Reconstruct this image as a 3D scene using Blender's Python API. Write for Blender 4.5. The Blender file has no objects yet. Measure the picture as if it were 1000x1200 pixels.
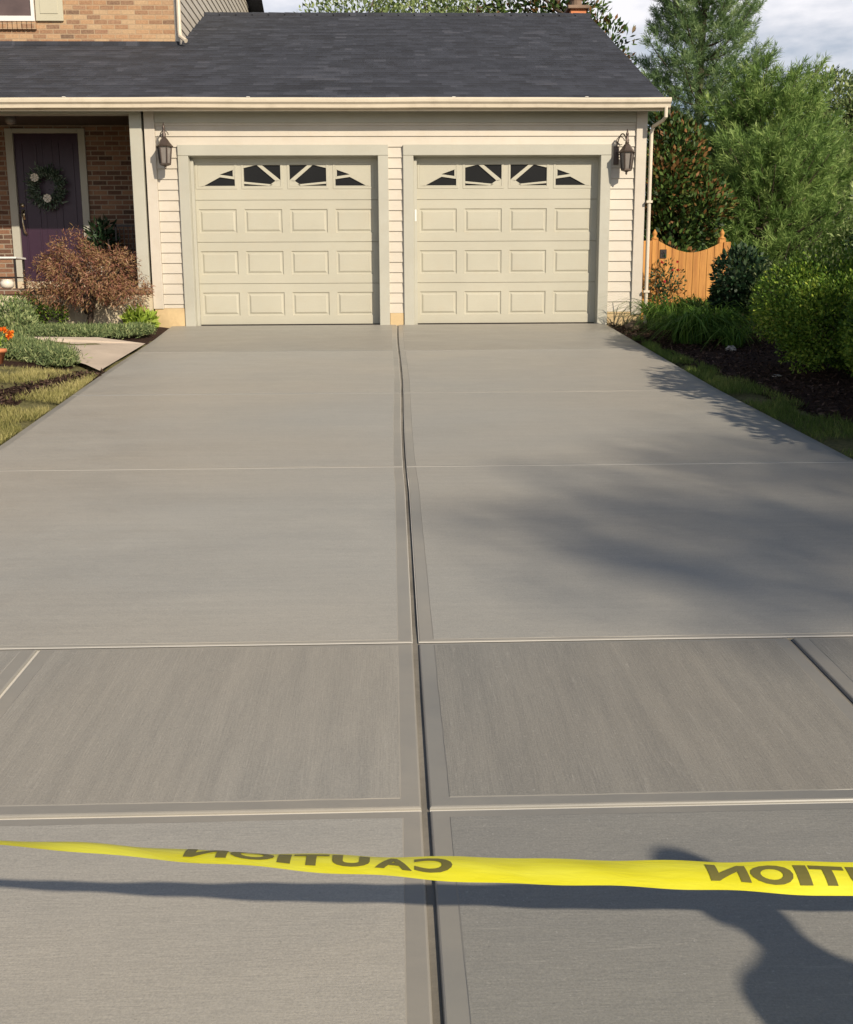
import bpy, math, random
import numpy as np
from mathutils import Vector, Matrix
random.seed(7); rng = np.random.default_rng(7)
S = bpy.context.scene
C = S.collection
R = math.radians

# ------------------------------------------------------------------ camera
cam_d = bpy.data.cameras.new('camera'); cam = bpy.data.objects.new('camera', cam_d); C.objects.link(cam)
yaw, pitch, roll = -0.030875, 0.194273, -0.005864
cy, sy, cp, sp, cr, sr = math.cos(yaw), math.sin(yaw), math.cos(pitch), math.sin(pitch), math.cos(roll), math.sin(roll)
fw = Vector((-sy*cp, cy*cp, -sp)); r0 = Vector((cy, sy, 0)); u0 = r0.cross(fw)
rv = cr*r0 + sr*u0; uv = -sr*r0 + cr*u0
M = Matrix((rv, uv, -fw)).transposed().to_4x4(); M.translation = Vector((-0.077, -14.442, 0.293))
cam.matrix_world = M
cam_d.sensor_fit = 'VERTICAL'; cam_d.sensor_height = 24; cam_d.lens = 24*1249.75/1200
cam_d.clip_start = 0.05; cam_d.clip_end = 2000
S.camera = cam
# ------------------------------------------------------------------ sky and sun
SUN = Vector((0.62, -1.0, 0.64)).normalized()
elev = math.asin(SUN.z)
W = bpy.data.worlds.new('World'); S.world = W; W.use_nodes = True
nt = W.node_tree; nt.nodes.clear()
def N(t, ty, **k):
    n = t.nodes.new(ty)
    for a, b in k.items():
        if hasattr(n, a): setattr(n, a, b)
    return n
sky = N(nt, 'ShaderNodeTexSky', sky_type='NISHITA', sun_disc=False)
sky.sun_elevation = elev; sky.sun_rotation = math.atan2(SUN.x, SUN.y); sky.air_density = 1.0; sky.dust_density = 1.2; sky.ozone_density = 2.5
geo = N(nt, 'ShaderNodeTexCoord')
mp = N(nt, 'ShaderNodeMapping'); mp.inputs['Scale'].default_value = (1.6, 1.6, 5.0); mp.inputs['Location'].default_value = (0.35, 0.1, 0.62)
no = N(nt, 'ShaderNodeTexNoise'); no.inputs['Scale'].default_value = 2.3; no.inputs['Detail'].default_value = 7; no.inputs['Roughness'].default_value = .56
rp = N(nt, 'ShaderNodeValToRGB'); rp.color_ramp.elements[0].position = .34; rp.color_ramp.elements[1].position = .58
mx = N(nt, 'ShaderNodeMix', data_type='RGBA'); mx.inputs['B'].default_value = (12.3, 12.0, 12.3, 1)
bg = N(nt, 'ShaderNodeBackground'); bg.inputs['Strength'].default_value = 0.088
ow = N(nt, 'ShaderNodeOutputWorld')
L = nt.links.new
L(geo.outputs['Generated'], mp.inputs['Vector']); L(mp.outputs[0], no.inputs['Vector']); L(no.outputs['Fac'], rp.inputs['Fac'])
mu = N(nt, 'ShaderNodeMath', operation='MULTIPLY'); mu.inputs[1].default_value = .9
sxyz = N(nt, 'ShaderNodeSeparateXYZ'); L(geo.outputs['Generated'], sxyz.inputs[0])
mr = N(nt, 'ShaderNodeMapRange'); mr.inputs['From Min'].default_value = .40; mr.inputs['From Max'].default_value = .25; L(sxyz.outputs[2], mr.inputs[0])
mm_ = N(nt, 'ShaderNodeMath', operation='MULTIPLY'); L(rp.outputs[0], mm_.inputs[0]); L(mr.outputs[0], mm_.inputs[1])
L(mm_.outputs[0], mu.inputs[0]); L(mu.outputs[0], mx.inputs['Factor'])
L(sky.outputs[0], mx.inputs['A']); L(mx.outputs['Result'], bg.inputs['Color']); L(bg.outputs[0], ow.inputs[0])
sd = bpy.data.lights.new('sun', 'SUN'); sd.energy = 5.0; sd.angle = R(.55); sd.color = (1, .875, .70)
so = bpy.data.objects.new('sun', sd); C.objects.link(so); so.rotation_euler = SUN.to_track_quat('Z', 'Y').to_euler(); so.location = (10, -16, 12)
S.view_settings.view_transform = 'Standard'; S.view_settings.look = 'None'; S.view_settings.gamma = 1; S.view_settings.exposure = 0.0

# ------------------------------------------------------------------ materials
def pos_nodes(t): return N(t, 'ShaderNodeTexCoord').outputs['Object']
def new_mat(name):
    m = bpy.data.materials.new(name); m.use_nodes = True; t = m.node_tree
    return m, t, t.nodes['Principled BSDF']
def ramp(t, fac, stops):
    r = N(t, 'ShaderNodeValToRGB'); e = r.color_ramp.elements
    while len(e) < len(stops): e.new(.5)
    for i, (p, c) in enumerate(stops): e[i].position = p; e[i].color = (*c, 1)
    t.links.new(fac, r.inputs[0]); return r.outputs[0]
def noise(t, vec, scale, detail=4, rough=.55, stretch=None, dist=0):
    if stretch:
        q = N(t, 'ShaderNodeMapping'); q.inputs['Scale'].default_value = stretch; t.links.new(vec, q.inputs[0]); vec = q.outputs[0]
    n = N(t, 'ShaderNodeTexNoise'); n.inputs['Scale'].default_value = scale; n.inputs['Detail'].default_value = detail
    n.inputs['Roughness'].default_value = rough; n.inputs['Distortion'].default_value = dist
    t.links.new(vec, n.inputs[0]); return n.outputs['Fac']
def mixc(t, f, a, b, mode='MIX'):
    m = N(t, 'ShaderNodeMix', data_type='RGBA', blend_type=mode)
    if isinstance(f, (int, float)): m.inputs['Factor'].default_value = f
    else: t.links.new(f, m.inputs['Factor'])
    for k, v in (('A', a), ('B', b)):
        if isinstance(v, tuple): m.inputs[k].default_value = (*v[:3], 1)
        else: t.links.new(v, m.inputs[k])
    return m.outputs['Result']
def mth(t, op, a, b=0.0, clamp=False):
    m = N(t, 'ShaderNodeMath', operation=op); m.use_clamp = clamp
    for i, v in enumerate((a, b)):
        if isinstance(v, (int, float)): m.inputs[i].default_value = v
        else: t.links.new(v, m.inputs[i])
    return m.outputs[0]
def bump(t, p, h, strength, dist=.01):
    b = N(t, 'ShaderNodeBump'); b.inputs['Strength'].default_value = strength; b.inputs['Distance'].default_value = dist
    t.links.new(h, b.inputs['Height']); t.links.new(b.outputs[0], p.inputs['Normal'])
def paint(name, col, rough=.5, var=.06, bscale=40, bs=.15, metal=0, grime=None):
    m, t, p = new_mat(name); v = pos_nodes(t)
    n = noise(t, v, 1.7, 6); n2 = noise(t, v, bscale, 3)
    lo = tuple(c*(1-var*1.6) for c in col); hi = tuple(min(1, c*(1+var)) for c in col)
    c = ramp(t, n, [(.3, lo), (.7, hi)])
    c = mixc(t, .12, c, ramp(t, n2, [(.35, lo), (.65, hi)]))
    if grime:
        g = noise(t, v, 6, 8, .7); c = mixc(t, mth(t, 'MULTIPLY', ramp(t, g, [(.5, (0, 0, 0)), (.75, (1, 1, 1))]), .35), c, grime)
    t.links.new(c, p.inputs['Base Color']); p.inputs['Roughness'].default_value = rough; p.inputs['Metallic'].default_value = metal
    bump(t, p, n2, bs, .003); return m
def leafmat(name, stops, rough=.45, trans=.28):
    m, t, p = new_mat(name)
    a = N(t, 'ShaderNodeAttribute'); a.attribute_name = 'tint'
    c = ramp(t, a.outputs['Fac'], stops)
    t.links.new(c, p.inputs['Base Color']); p.inputs['Roughness'].default_value = max(.5, rough); p.inputs['Specular IOR Level'].default_value = .22
    tr = N(t, 'ShaderNodeBsdfTranslucent'); t.links.new(mixc(t, .3, c, (.5, .55, .1), 'MULTIPLY') if False else c, tr.inputs['Color'])
    ms = N(t, 'ShaderNodeMixShader'); ms.inputs[0].default_value = trans
    t.links.new(p.outputs[0], ms.inputs[1]); t.links.new(tr.outputs[0], ms.inputs[2])
    t.links.new(ms.outputs[0], t.nodes['Material Output'].inputs['Surface']); return m
def concrete(name, ax, tone=1.0, streak=1.0, smooth=False):
    seed = sum(ord(q) for q in name) % 37
    m, t, p = new_mat(name); v = pos_nodes(t)
    st = (14, 130, 1) if ax == 'x' else (150, 6, 1)
    st2 = (.9, 22, 1) if ax == 'x' else (16, .9, 1)
    mv = N(t, 'ShaderNodeMapping'); mv.inputs['Location'].default_value = (seed, seed*1.7, 0); mv.inputs['Scale'].default_value = (.8, 1.3, 1) if ax == 'x' else (1.3, .8, 1); t.links.new(v, mv.inputs[0])
    big = noise(t, mv.outputs[0], .6, 6, .62, dist=.8); mid = noise(t, mv.outputs[0], 3.1, 7, .7, dist=.3)
    s1 = noise(t, v, 1.0, 5, .7, st); s2 = noise(t, v, 1.0, 4, .6, st2, .2); sp = noise(t, v, 170, 4, .75); pit = noise(t, v, 95, 2, .5)
    k = tone*1.07
    base = ramp(t, big, [(.30, (.23*k, .226*k, .214*k)), (.5, (.325*k, .308*k, .276*k)), (.70, (.42*k, .385*k, .325*k))])
    c = mixc(t, .5, base, ramp(t, mid, [(.3, (.28*k, .268*k, .243*k)), (.7, (.37*k, .345*k, .305*k))]))
    if not smooth:
        c = mixc(t, .26*streak, c, ramp(t, s1, [(.34, (.21*k, .20*k, .182*k)), (.66, (.45*k, .425*k, .375*k))]))
        c = mixc(t, (.16 if ax == 'x' else .30)*streak, c, ramp(t, s2, [(.36, (.24*k, .232*k, .214*k)), (.64, (.41*k, .385*k, .34*k))]))
        c = mixc(t, .30, c, ramp(t, sp, [(.35, (.2*k, .19*k, .175*k)), (.66, (.5*k, .47*k, .41*k))]))
        c = mixc(t, mth(t, 'MULTIPLY', ramp(t, pit, [(.70, (0, 0, 0)), (.76, (1, 1, 1))]), .4), c, (.5, .48, .44))
        c = mixc(t, mth(t, 'MULTIPLY', ramp(t, pit, [(.25, (1, 1, 1)), (.29, (0, 0, 0))]), .35), c, (.13, .12, .11))
    hue = noise(t, mv.outputs[0], .33, 3, .5)
    c = mixc(t, 1.0, c, ramp(t, hue, [(.36, (.955, .985, 1.0)), (.64, (1.0, .985, .945))]), 'MULTIPLY')
    if not smooth:
        ls = noise(t, v, 1.0, 6, .75, (3.5, 48, 1) if ax == 'x' else (48, 3.5, 1), .4)
        c = mixc(t, mth(t, 'MULTIPLY', ramp(t, ls, [(.60, (0, 0, 0)), (.72, (1, 1, 1))]), .35), c, (.52, .49, .43))
        sk = noise(t, v, 60, 5, .8)
        c = mixc(t, mth(t, 'MULTIPLY', ramp(t, sk, [(.60, (0, 0, 0)), (.70, (1, 1, 1))]), .35), c, (.55, .52, .46))
        c = mixc(t, mth(t, 'MULTIPLY', ramp(t, sk, [(.30, (1, 1, 1)), (.40, (0, 0, 0))]), .30), c, (.17, .165, .155))
    t.links.new(c, p.inputs['Base Color'])
    rr = ramp(t, mid, [(.3, (.40,)*3), (.7, (.62,)*3)] if not smooth else [(.3, (.32,)*3), (.7, (.50,)*3)])
    t.links.new(rr, p.inputs['Roughness'])
    h = mth(t, 'ADD', mth(t, 'MULTIPLY', s1, 1.0 if not smooth else .1), mth(t, 'MULTIPLY', sp, .5 if not smooth else .1))
    bump(t, p, h, .35*streak if not smooth else .15, .004); return m

Mt = {}
Mt['siding'] = paint('cream_siding', (.56, .51, .43), .45, .05, 30, .1, grime=(.5, .42, .3))
Mt['trim'] = paint('putty_trim', (.435, .425, .36), .5, .05, 35, .15, grime=(.4, .36, .28))
Mt['corner'] = paint('cream_corner', (.555, .505, .43), .5, .05, 35, .1, grime=(.45, .38, .28))
Mt['door'] = paint('garage_door_paint', (.455, .435, .35), .5, .04, 60, .12, grime=(.45, .4, .3))
def emboss(key):
    t = Mt[key].node_tree; p = t.nodes['Principled BSDF']; v = pos_nodes(t)
    g = noise(t, v, 1, 6, .65, (3, 30, 140), .6); bump(t, p, g, .35, .004)
emboss('door')
Mt['gutter'] = paint('gutter_paint', (.68, .60, .475), .4, .05, 20, .05, grime=(.35, .3, .22))
Mt['soffit'] = paint('shade_darkened_soffit', (.22, .19, .14), .6)  # colour lowered to deepen the shadow under the eave
Mt['glass'] = paint('dark_glass', (.012, .012, .012), .25, .1, 3, .01); Mt['glass'].node_tree.nodes['Principled BSDF'].inputs['Specular IOR Level'].default_value = .2
Mt['found'] = paint('parged_foundation', (.60, .45, .25), .85, .15, 25, .5, grime=(.35, .22, .12))
Mt['black'] = paint('black_metal', (.035, .028, .026), .42, .2, 60, .2, .4)
Mt['bronze'] = paint('bronze_metal', (.10, .075, .062), .4, .25, 60, .2, .5)
Mt['purple'] = paint('purple_door_paint', (.036, .013, .031), .4, .08)
Mt['brass'] = paint('brushed_brass', (.65, .55, .38), .3, .1, 60, .1, .9)
Mt['white'] = paint('white_paint', (.78, .76, .72), .5, .04)
Mt['shutter'] = paint('putty_shutter', (.52, .49, .37), .5, .04)
Mt['curtain'] = paint('curtained_glass', (.11, .075, .07), .15, .3, 3, .02)
Mt['orange'] = paint('pumpkin_skin', (.75, .2, .03), .5, .15, 12, .3)
Mt['stem'] = paint('dry_stem', (.25, .2, .1), .8, .2)
Mt['bark'] = paint('tree_bark', (.09, .065, .045), .9, .35, 18, .9)
Mt['palebark'] = paint('pale_bark', (.22, .19, .15), .9, .3, 18, .9)
Mt['stone'] = paint('field_stone', (.25, .17, .12), .85, .3, 14, .6)
Mt['palestone'] = paint('pale_stone', (.62, .57, .5), .85, .15, 14, .6)
Mt['terracotta'] = paint('terracotta', (.62, .22, .09), .8, .12, 30, .3)
Mt['step'] = paint('pale_step_stone', (.62, .53, .38), .85, .12, 30, .4)
Mt['bulb'] = paint('seeded_glass', (.20, .18, .165), .15, .3, 30, .1)
Mt['stoneware'] = paint('white_glaze', (.75, .7, .6), .3, .05)
Mt['stake'] = paint('stake_wood', (.45, .32, .18), .8, .2, 40, .4)
Mt['drive'] = concrete('broomed_concrete_across', 'x', 1.08, 1.0)
Mt['walk'] = concrete('broomed_concrete_along', 'y', .93, 1.1)
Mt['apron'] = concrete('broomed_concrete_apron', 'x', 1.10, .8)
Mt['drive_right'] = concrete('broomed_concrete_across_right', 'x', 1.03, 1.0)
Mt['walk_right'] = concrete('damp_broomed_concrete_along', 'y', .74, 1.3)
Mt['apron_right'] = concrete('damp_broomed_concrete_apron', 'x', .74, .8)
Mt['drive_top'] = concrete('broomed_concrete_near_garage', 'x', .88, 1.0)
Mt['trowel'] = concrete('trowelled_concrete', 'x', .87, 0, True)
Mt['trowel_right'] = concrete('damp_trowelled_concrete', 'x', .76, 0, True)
Mt['paste'] = concrete('fresh_cement_paste', 'x', 2.1, 0, True)
Mt['felt'] = paint('expansion_felt', (.22, .20, .165), .95, .3, 40, .5)
Mt['path'] = paint('old_walk_concrete', (.52, .43, .34), .9, .12, 60, .4, grime=(.35, .28, .2))

def brick_mat(name, stops, mortar, bw=.205, bh=.068, ms=.009, dark=1.0):
    m, t, p = new_mat(name); v = pos_nodes(t)
    s = N(t, 'ShaderNodeSeparateXYZ'); t.links.new(v, s.inputs[0])
    c = N(t, 'ShaderNodeCombineXYZ'); t.links.new(mth(t, 'ADD', s.outputs[0], s.outputs[1]), c.inputs[0]); t.links.new(s.outputs[2], c.inputs[1])
    b = N(t, 'ShaderNodeTexBrick'); t.links.new(c.outputs[0], b.inputs['Vector'])
    b.inputs['Scale'].default_value = 1; b.inputs['Brick Width'].default_value = bw; b.inputs['Row Height'].default_value = bh
    b.inputs['Mortar Size'].default_value = ms; b.inputs['Mortar Smooth'].default_value = .3; b.inputs['Bias'].default_value = 0
    b.inputs['Color1'].default_value = (0, 0, 0, 1); b.inputs['Color2'].default_value = (1, 1, 1, 1); b.inputs['Mortar'].default_value = (.5, .5, .5, 1)
    col = ramp(t, b.outputs['Color'], stops)
    n = noise(t, v, 30, 5, .7)
    col = mixc(t, .25, col, ramp(t, n, [(.3, tuple(x*.5 for x in stops[1][1])), (.7, tuple(min(1, x*1.4) for x in stops[-2][1]))]))
    col = mixc(t, b.outputs['Fac'], col, mortar)
    t.links.new(col, p.inputs['Base Color']); p.inputs['Roughness'].default_value = .9
    h = mth(t, 'SUBTRACT', mth(t, 'MULTIPLY', n, .4), b.outputs['Fac']); bump(t, p, h, .6, .008); return m
Mt['brick'] = brick_mat('tan_brick', [(0, (.10, .06, .045)), (.14, (.24, .13, .08)), (.4, (.36, .19, .10)), (.62, (.45, .265, .145)), (.85, (.50, .35, .21)), (1, (.28, .14, .085))], (.42, .31, .20), ms=.007)
Mt['brick2'] = brick_mat('shade_darkened_porch_brick', [(0, (.03, .018, .015)), (.25, (.13, .06, .04)), (.5, (.22, .11, .065)), (.8, (.30, .17, .10)), (1, (.08, .045, .035))], (.30, .25, .19))  # porch shade put into the brick colour, darker than its sunlit tan
def shingle_mat():
    m, t, p = new_mat('charcoal_shingles'); v = pos_nodes(t)
    s = N(t, 'ShaderNodeSeparateXYZ'); t.links.new(v, s.inputs[0])
    c = N(t, 'ShaderNodeCombineXYZ'); t.links.new(s.outputs[0], c.inputs[0]); t.links.new(mth(t, 'MULTIPLY', s.outputs[1], 1.0846), c.inputs[1])
    def br(w, off):
        q = N(t, 'ShaderNodeMapping'); q.inputs['Location'].default_value = (off, 0, 0); t.links.new(c.outputs[0], q.inputs[0])
        b = N(t, 'ShaderNodeTexBrick'); t.links.new(q.outputs[0], b.inputs['Vector']); b.inputs['Scale'].default_value = 1
        b.offset = .37
        b.inputs['Brick Width'].default_value = w; b.inputs['Row Height'].default_value = .135; b.inputs['Mortar Size'].default_value = .0
        b.inputs['Color1'].default_value = (0, 0, 0, 1); b.inputs['Color2'].default_value = (1, 1, 1, 1); return b.outputs['Color']
    mixv = mth(t, 'ADD', mth(t, 'MULTIPLY', br(.31, 0), .5), mth(t, 'MULTIPLY', br(.17, .4), .5))
    col = ramp(t, mixv, [(.0, (.011, .0125, .018)), (.45, (.028, .033, .046)), (.8, (.052, .059, .08)), (1, (.09, .095, .118))])
    n = noise(t, v, 220, 2, .7); n2 = noise(t, v, .9, 4, .6)
    col = mixc(t, .25, col, ramp(t, n, [(.35, (.012, .012, .017)), (.65, (.085, .087, .1))]))
    col = mixc(t, .2, col, ramp(t, n2, [(.3, (.025, .026, .034)), (.7, (.062, .064, .077))]))
    t.links.new(col, p.inputs['Base Color']); p.inputs['Roughness'].default_value = .85
    bump(t, p, n, .5, .006); return m
Mt['roof'] = shingle_mat()
def wood_mat():
    m, t, p = new_mat('cedar_boards'); v = pos_nodes(t)
    g = noise(t, v, 6, 6, .6, (6, 6, .5), .5); b = noise(t, v, 4.3, 1, .5, (2.3, .1, .02))
    c = mixc(t, .45, ramp(t, g, [(.3, (.30, .12, .025)), (.7, (.60, .29, .07))]), ramp(t, b, [(.35, (.32, .12, .025)), (.65, (.72, .36, .09))]))
    t.links.new(c, p.inputs['Base Color']); p.inputs['Roughness'].default_value = .75; bump(t, p, g, .4, .004); return m
Mt['cedar'] = wood_mat()
def tape_mat():
    m, t, p = new_mat('yellow_plastic_film'); v = pos_nodes(t)
    n = noise(t, v, 5, 4, .5, (1, 6, 6))
    c = ramp(t, n, [(.3, (.82, .76, .02)), (.7, (.93, .90, .07))])
    t.links.new(c, p.inputs['Base Color']); p.inputs['Roughness'].default_value = .28
    tr = N(t, 'ShaderNodeBsdfTranslucent'); t.links.new(c, tr.inputs[0])
    ms = N(t, 'ShaderNodeMixShader'); ms.inputs[0].default_value = .25
    t.links.new(p.outputs[0], ms.inputs[1]); t.links.new(tr.outputs[0], ms.inputs[2]); t.links.new(ms.outputs[0], t.nodes['Material Output'].inputs['Surface'])
    n9 = noise(t, v, 30, 5, .6, (.6, 3, 3), .6); bump(t, p, n9, .2, .006); return m
Mt['tape'] = tape_mat()
Mt['ink'] = paint('faded_black_ink', (.15, .135, .03), .5, .15, 20, .05)

# leaves
Mt['boxwood'] = leafmat('boxwood_leaves', [(0, (.02, .055, .01)), (.45, (.105, .20, .025)), (.8, (.26, .37, .05)), (1, (.38, .44, .07))], .4)
Mt['laurel'] = leafmat('laurel_leaves', [(0, (.008, .022, .01)), (.6, (.02, .05, .02)), (1, (.09, .13, .06))], .28, .12)
Mt['azalea'] = leafmat('azalea_leaves', [(0, (.03, .05, .018)), (.5, (.07, .10, .035)), (1, (.17, .2, .08))], .5)
Mt['pine'] = leafmat('pine_needles', [(0, (.06, .12, .03)), (.5, (.19, .31, .08)), (1, (.40, .52, .17))], .5, .35)
Mt['pine2'] = leafmat('blue_pine_needles', [(0, (.06, .12, .05)), (.5, (.19, .30, .12)), (1, (.38, .49, .23))], .5, .35)
Mt['grey'] = leafmat('grey_green_leaves', [(0, (.06, .10, .035)), (.5, (.19, .26, .09)), (1, (.42, .48, .22))], .45, .25)
Mt['magnolia'] = leafmat('magnolia_leaves', [(0, (.012, .03, .008)), (.4, (.035, .075, .016)), (.72, (.10, .16, .035)), (.84, (.13, .075, .022)), (1, (.25, .12, .045))], .3, .12)
Mt['maple'] = leafmat('laceleaf_maple_leaves', [(0, (.10, .04, .03)), (.35, (.30, .13, .09)), (.6, (.26, .18, .07)), (.75, (.38, .22, .13)), (1, (.52, .34, .22))], .5, .3)
Mt['daylily'] = leafmat('daylily_blades', [(0, (.03, .08, .02)), (.5, (.10, .21, .03)), (1, (.25, .38, .07))], .4, .35)
Mt['juniper'] = leafmat('juniper_sprays', [(0, (.06, .09, .04)), (.5, (.20, .27, .11)), (1, (.45, .48, .22))], .6)
Mt['hosta'] = leafmat('lime_leaves', [(0, (.16, .26, .03)), (.5, (.32, .44, .06)), (1, (.5, .58, .15))], .45)
Mt['grass'] = leafmat('dry_grass_blades', [(0, (.16, .17, .05)), (.5, (.36, .33, .12)), (1, (.62, .54, .25))], .6)
Mt['grass2'] = leafmat('green_grass_blades', [(0, (.06, .11, .02)), (.5, (.15, .22, .05)), (1, (.35, .37, .12))], .6)
Mt['wreath'] = leafmat('wreath_leaves', [(0, (.03, .06, .04)), (.5, (.09, .14, .09)), (1, (.28, .34, .27))], .6)
Mt['rose'] = leafmat('rose_petals', [(0, (.35, .01, .02)), (1, (.7, .05, .07))], .5)
Mt['marigold'] = leafmat('orange_petals', [(0, (.6, .06, .01)), (.5, (.85, .18, .02)), (1, (.95, .45, .05))], .5)
Mt['mulchchip'] = leafmat('mulch_chips', [(0, (.02, .012, .009)), (.6, (.07, .04, .028)), (1, (.17, .11, .08))], .9, 0)

# ------------------------------------------------------------------ helpers
class MB:
    def __init__(s): s.v = []; s.f = []; s.m = []
    def poly(s, pts, mi=0):
        b = len(s.v); s.v += [tuple(p) for p in pts]; s.f.append(tuple(range(b, b+len(pts)))); s.m.append(mi)
    def box(s, x0, x1, y0, y1, z0, z1, mi=0, bev=0):
        b = len(s.v)
        if bev <= 0:
            s.v += [(x, y, z) for z in (z0, z1) for y in (y0, y1) for x in (x0, x1)]
            for q in ((0, 2, 3, 1), (4, 5, 7, 6), (0, 1, 5, 4), (2, 6, 7, 3), (0, 4, 6, 2), (1, 3, 7, 5)):
                s.f.append(tuple(b+i for i in q)); s.m.append(mi)
            return
        e = bev; P = {}
        for i, x in enumerate((x0, x1)):
            for j, y in enumerate((y0, y1)):
                for k, z in enumerate((z0, z1)):
                    dx = e if i == 0 else -e; dy = e if j == 0 else -e; dz = e if k == 0 else -e
                    P[i, j, k, 'x'] = len(s.v); s.v.append((x, y+dy, z+dz))
                    P[i, j, k, 'y'] = len(s.v); s.v.append((x+dx, y, z+dz))
                    P[i, j, k, 'z'] = len(s.v); s.v.append((x+dx, y+dy, z))
        def F(l, flip): s.f.append(tuple(l if not flip else l[::-1])); s.m.append(mi)
        for i in (0, 1):
            F([P[i, 0, 0, 'x'], P[i, 1, 0, 'x'], P[i, 1, 1, 'x'], P[i, 0, 1, 'x']], i == 0)
            F([P[0, i, 0, 'y'], P[0, i, 1, 'y'], P[1, i, 1, 'y'], P[1, i, 0, 'y']], i == 0)
            F([P[0, 0, i, 'z'], P[1, 0, i, 'z'], P[1, 1, i, 'z'], P[0, 1, i, 'z']], i == 0)
        for i in (0, 1):
            for j in (0, 1):
                F([P[i, j, 0, 'x'], P[i, j, 1, 'x'], P[i, j, 1, 'y'], P[i, j, 0, 'y']], i != j)
                F([P[i, 0, j, 'x'], P[i, 0, j, 'z'], P[i, 1, j, 'z'], P[i, 1, j, 'x']], i == j)
                F([P[0, i, j, 'y'], P[1, i, j, 'y'], P[1, i, j, 'z'], P[0, i, j, 'z']], i != j)
                for k in (0, 1): F([P[i, j, k, 'x'], P[i, j, k, 'y'], P[i, j, k, 'z']], (i+j+k) % 2 == 1)
    def tube(s, pts, rad, n=8, mi=0, caps=True):
        pts = [Vector(p) for p in pts]; rr = rad if isinstance(rad, (list, tuple)) else [rad]*len(pts)
        b = len(s.v); up = Vector((0, 0, 1)); prev = None
        for i, p in enumerate(pts):
            d = (pts[min(i+1, len(pts)-1)]-pts[max(i-1, 0)]).normalized()
            if prev is None:
                a = d.cross(up if abs(d.z) < .9 else Vector((1, 0, 0))).normalized()
            else:
                a = (prev - d*prev.dot(d)).normalized()
            prev = a; c = d.cross(a)
            for k in range(n):
                t = 2*math.pi*k/n; s.v.append(tuple(p+(a*math.cos(t)+c*math.sin(t))*rr[i]))
        for i in range(len(pts)-1):
            for k in range(n):
                s.f.append((b+i*n+k, b+i*n+(k+1) % n, b+(i+1)*n+(k+1) % n, b+(i+1)*n+k)); s.m.append(mi)
        if caps:
            s.f.append(tuple(b+k for k in range(n))[::-1]); s.m.append(mi)
            s.f.append(tuple(b+(len(pts)-1)*n+k for k in range(n))); s.m.append(mi)
    def lathe(s, prof, cx, cy_, n=16, mi=0, rot=0):
        b = len(s.v)
        for r, z in prof:
            for k in range(n):
                t = rot+2*math.pi*k/n; s.v.append((cx+r*math.cos(t), cy_+r*math.sin(t), z))
        for i in range(len(prof)-1):
            for k in range(n):
                s.f.append((b+i*n+k, b+i*n+(k+1) % n, b+(i+1)*n+(k+1) % n, b+(i+1)*n+k)); s.m.append(mi)
        s.f.append(tuple(b+k for k in range(n))[::-1]); s.m.append(mi)
        s.f.append(tuple(b+(len(prof)-1)*n+k for k in range(n))); s.m.append(mi)
    def build(s, name, mats, parent=None, smooth=False):
        me = bpy.data.meshes.new(name); me.from_pydata(s.v, [], s.f)
        for m in (mats if isinstance(mats, (list, tuple)) else [mats]): me.materials.append(Mt[m] if isinstance(m, str) else m)
        if any(s.m): me.polygons.foreach_set('material_index', s.m)
        if smooth: me.polygons.foreach_set('use_smooth', [True]*len(me.polygons))
        me.update(); o = bpy.data.objects.new(name, me); C.objects.link(o); o.parent = parent; return o
def tag(o, label, cat, group=None, kind=None):
    if label: o['label'] = label
    if cat: o['category'] = cat
    if group: o['group'] = group
    if kind: o['kind'] = kind
    return o
def thing(name, label, cat, group=None, loc=(0, 0, 0)):
    o = bpy.data.objects.new(name, None); C.objects.link(o); o.location = loc; o.empty_display_size = .2
    return tag(o, label, cat, group)
def bx(name, mat, parent, *b, bev=0.0):
    m = MB(); m.box(*b, bev=bev); return m.build(name, mat, parent)
def copy_tree(o, parent=None):
    c = o.copy(); C.objects.link(c); c.parent = parent
    for ch in o.children: copy_tree(ch, c)
    return c
S1, S2, YD = .0947, .0645, -10.505
def gz(y): return S1*YD+S2*(y-YD) if y < YD else (S1*y if y < 0 else 0.0)

# ------------------------------------------------------------------ foliage
def rand_unit(n):
    v = rng.normal(size=(n, 3)); return v/np.linalg.norm(v, axis=1)[:, None]
def leafmesh(name, P, D, Nn, ln, wd, tint, mat, parent, bend=.25):
    """one folded leaf per point: P centre base, D direction, Nn normal"""
    n = len(P); D = D/np.linalg.norm(D, axis=1)[:, None]; B = np.cross(D, Nn); B /= (np.linalg.norm(B, axis=1)[:, None]+1e-9); U = np.cross(B, D)
    ln = np.broadcast_to(ln, (n,))[:, None]; wd = np.broadcast_to(wd, (n,))[:, None]
    a = P; b = P+D*ln*.5+B*wd*.5-U*wd*bend; c = P+D*ln-U*ln*bend*.6; d = P+D*ln*.5-B*wd*.5-U*wd*bend
    V = np.stack([a, b, c, d], 1).reshape(-1, 3)
    me = bpy.data.meshes.new(name); me.vertices.add(4*n); me.vertices.foreach_set('co', V.astype(np.float32).ravel())
    me.loops.add(4*n); me.loops.foreach_set('vertex_index', np.arange(4*n, dtype=np.int32))
    me.polygons.add(n); me.polygons.foreach_set('loop_start', np.arange(0, 4*n, 4, dtype=np.int32))
    me.polygons.foreach_set('loop_total', np.full(n, 4, dtype=np.int32)) if False else None
    at = me.attributes.new('tint', 'FLOAT', 'FACE'); at.data.foreach_set('value', np.clip(tint, 0, 1).astype(np.float32))
    me.materials.append(Mt[mat]); me.update(calc_edges=True); me.validate()
    o = bpy.data.objects.new(name, me); C.objects.link(o); o.parent = parent; return o
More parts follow.
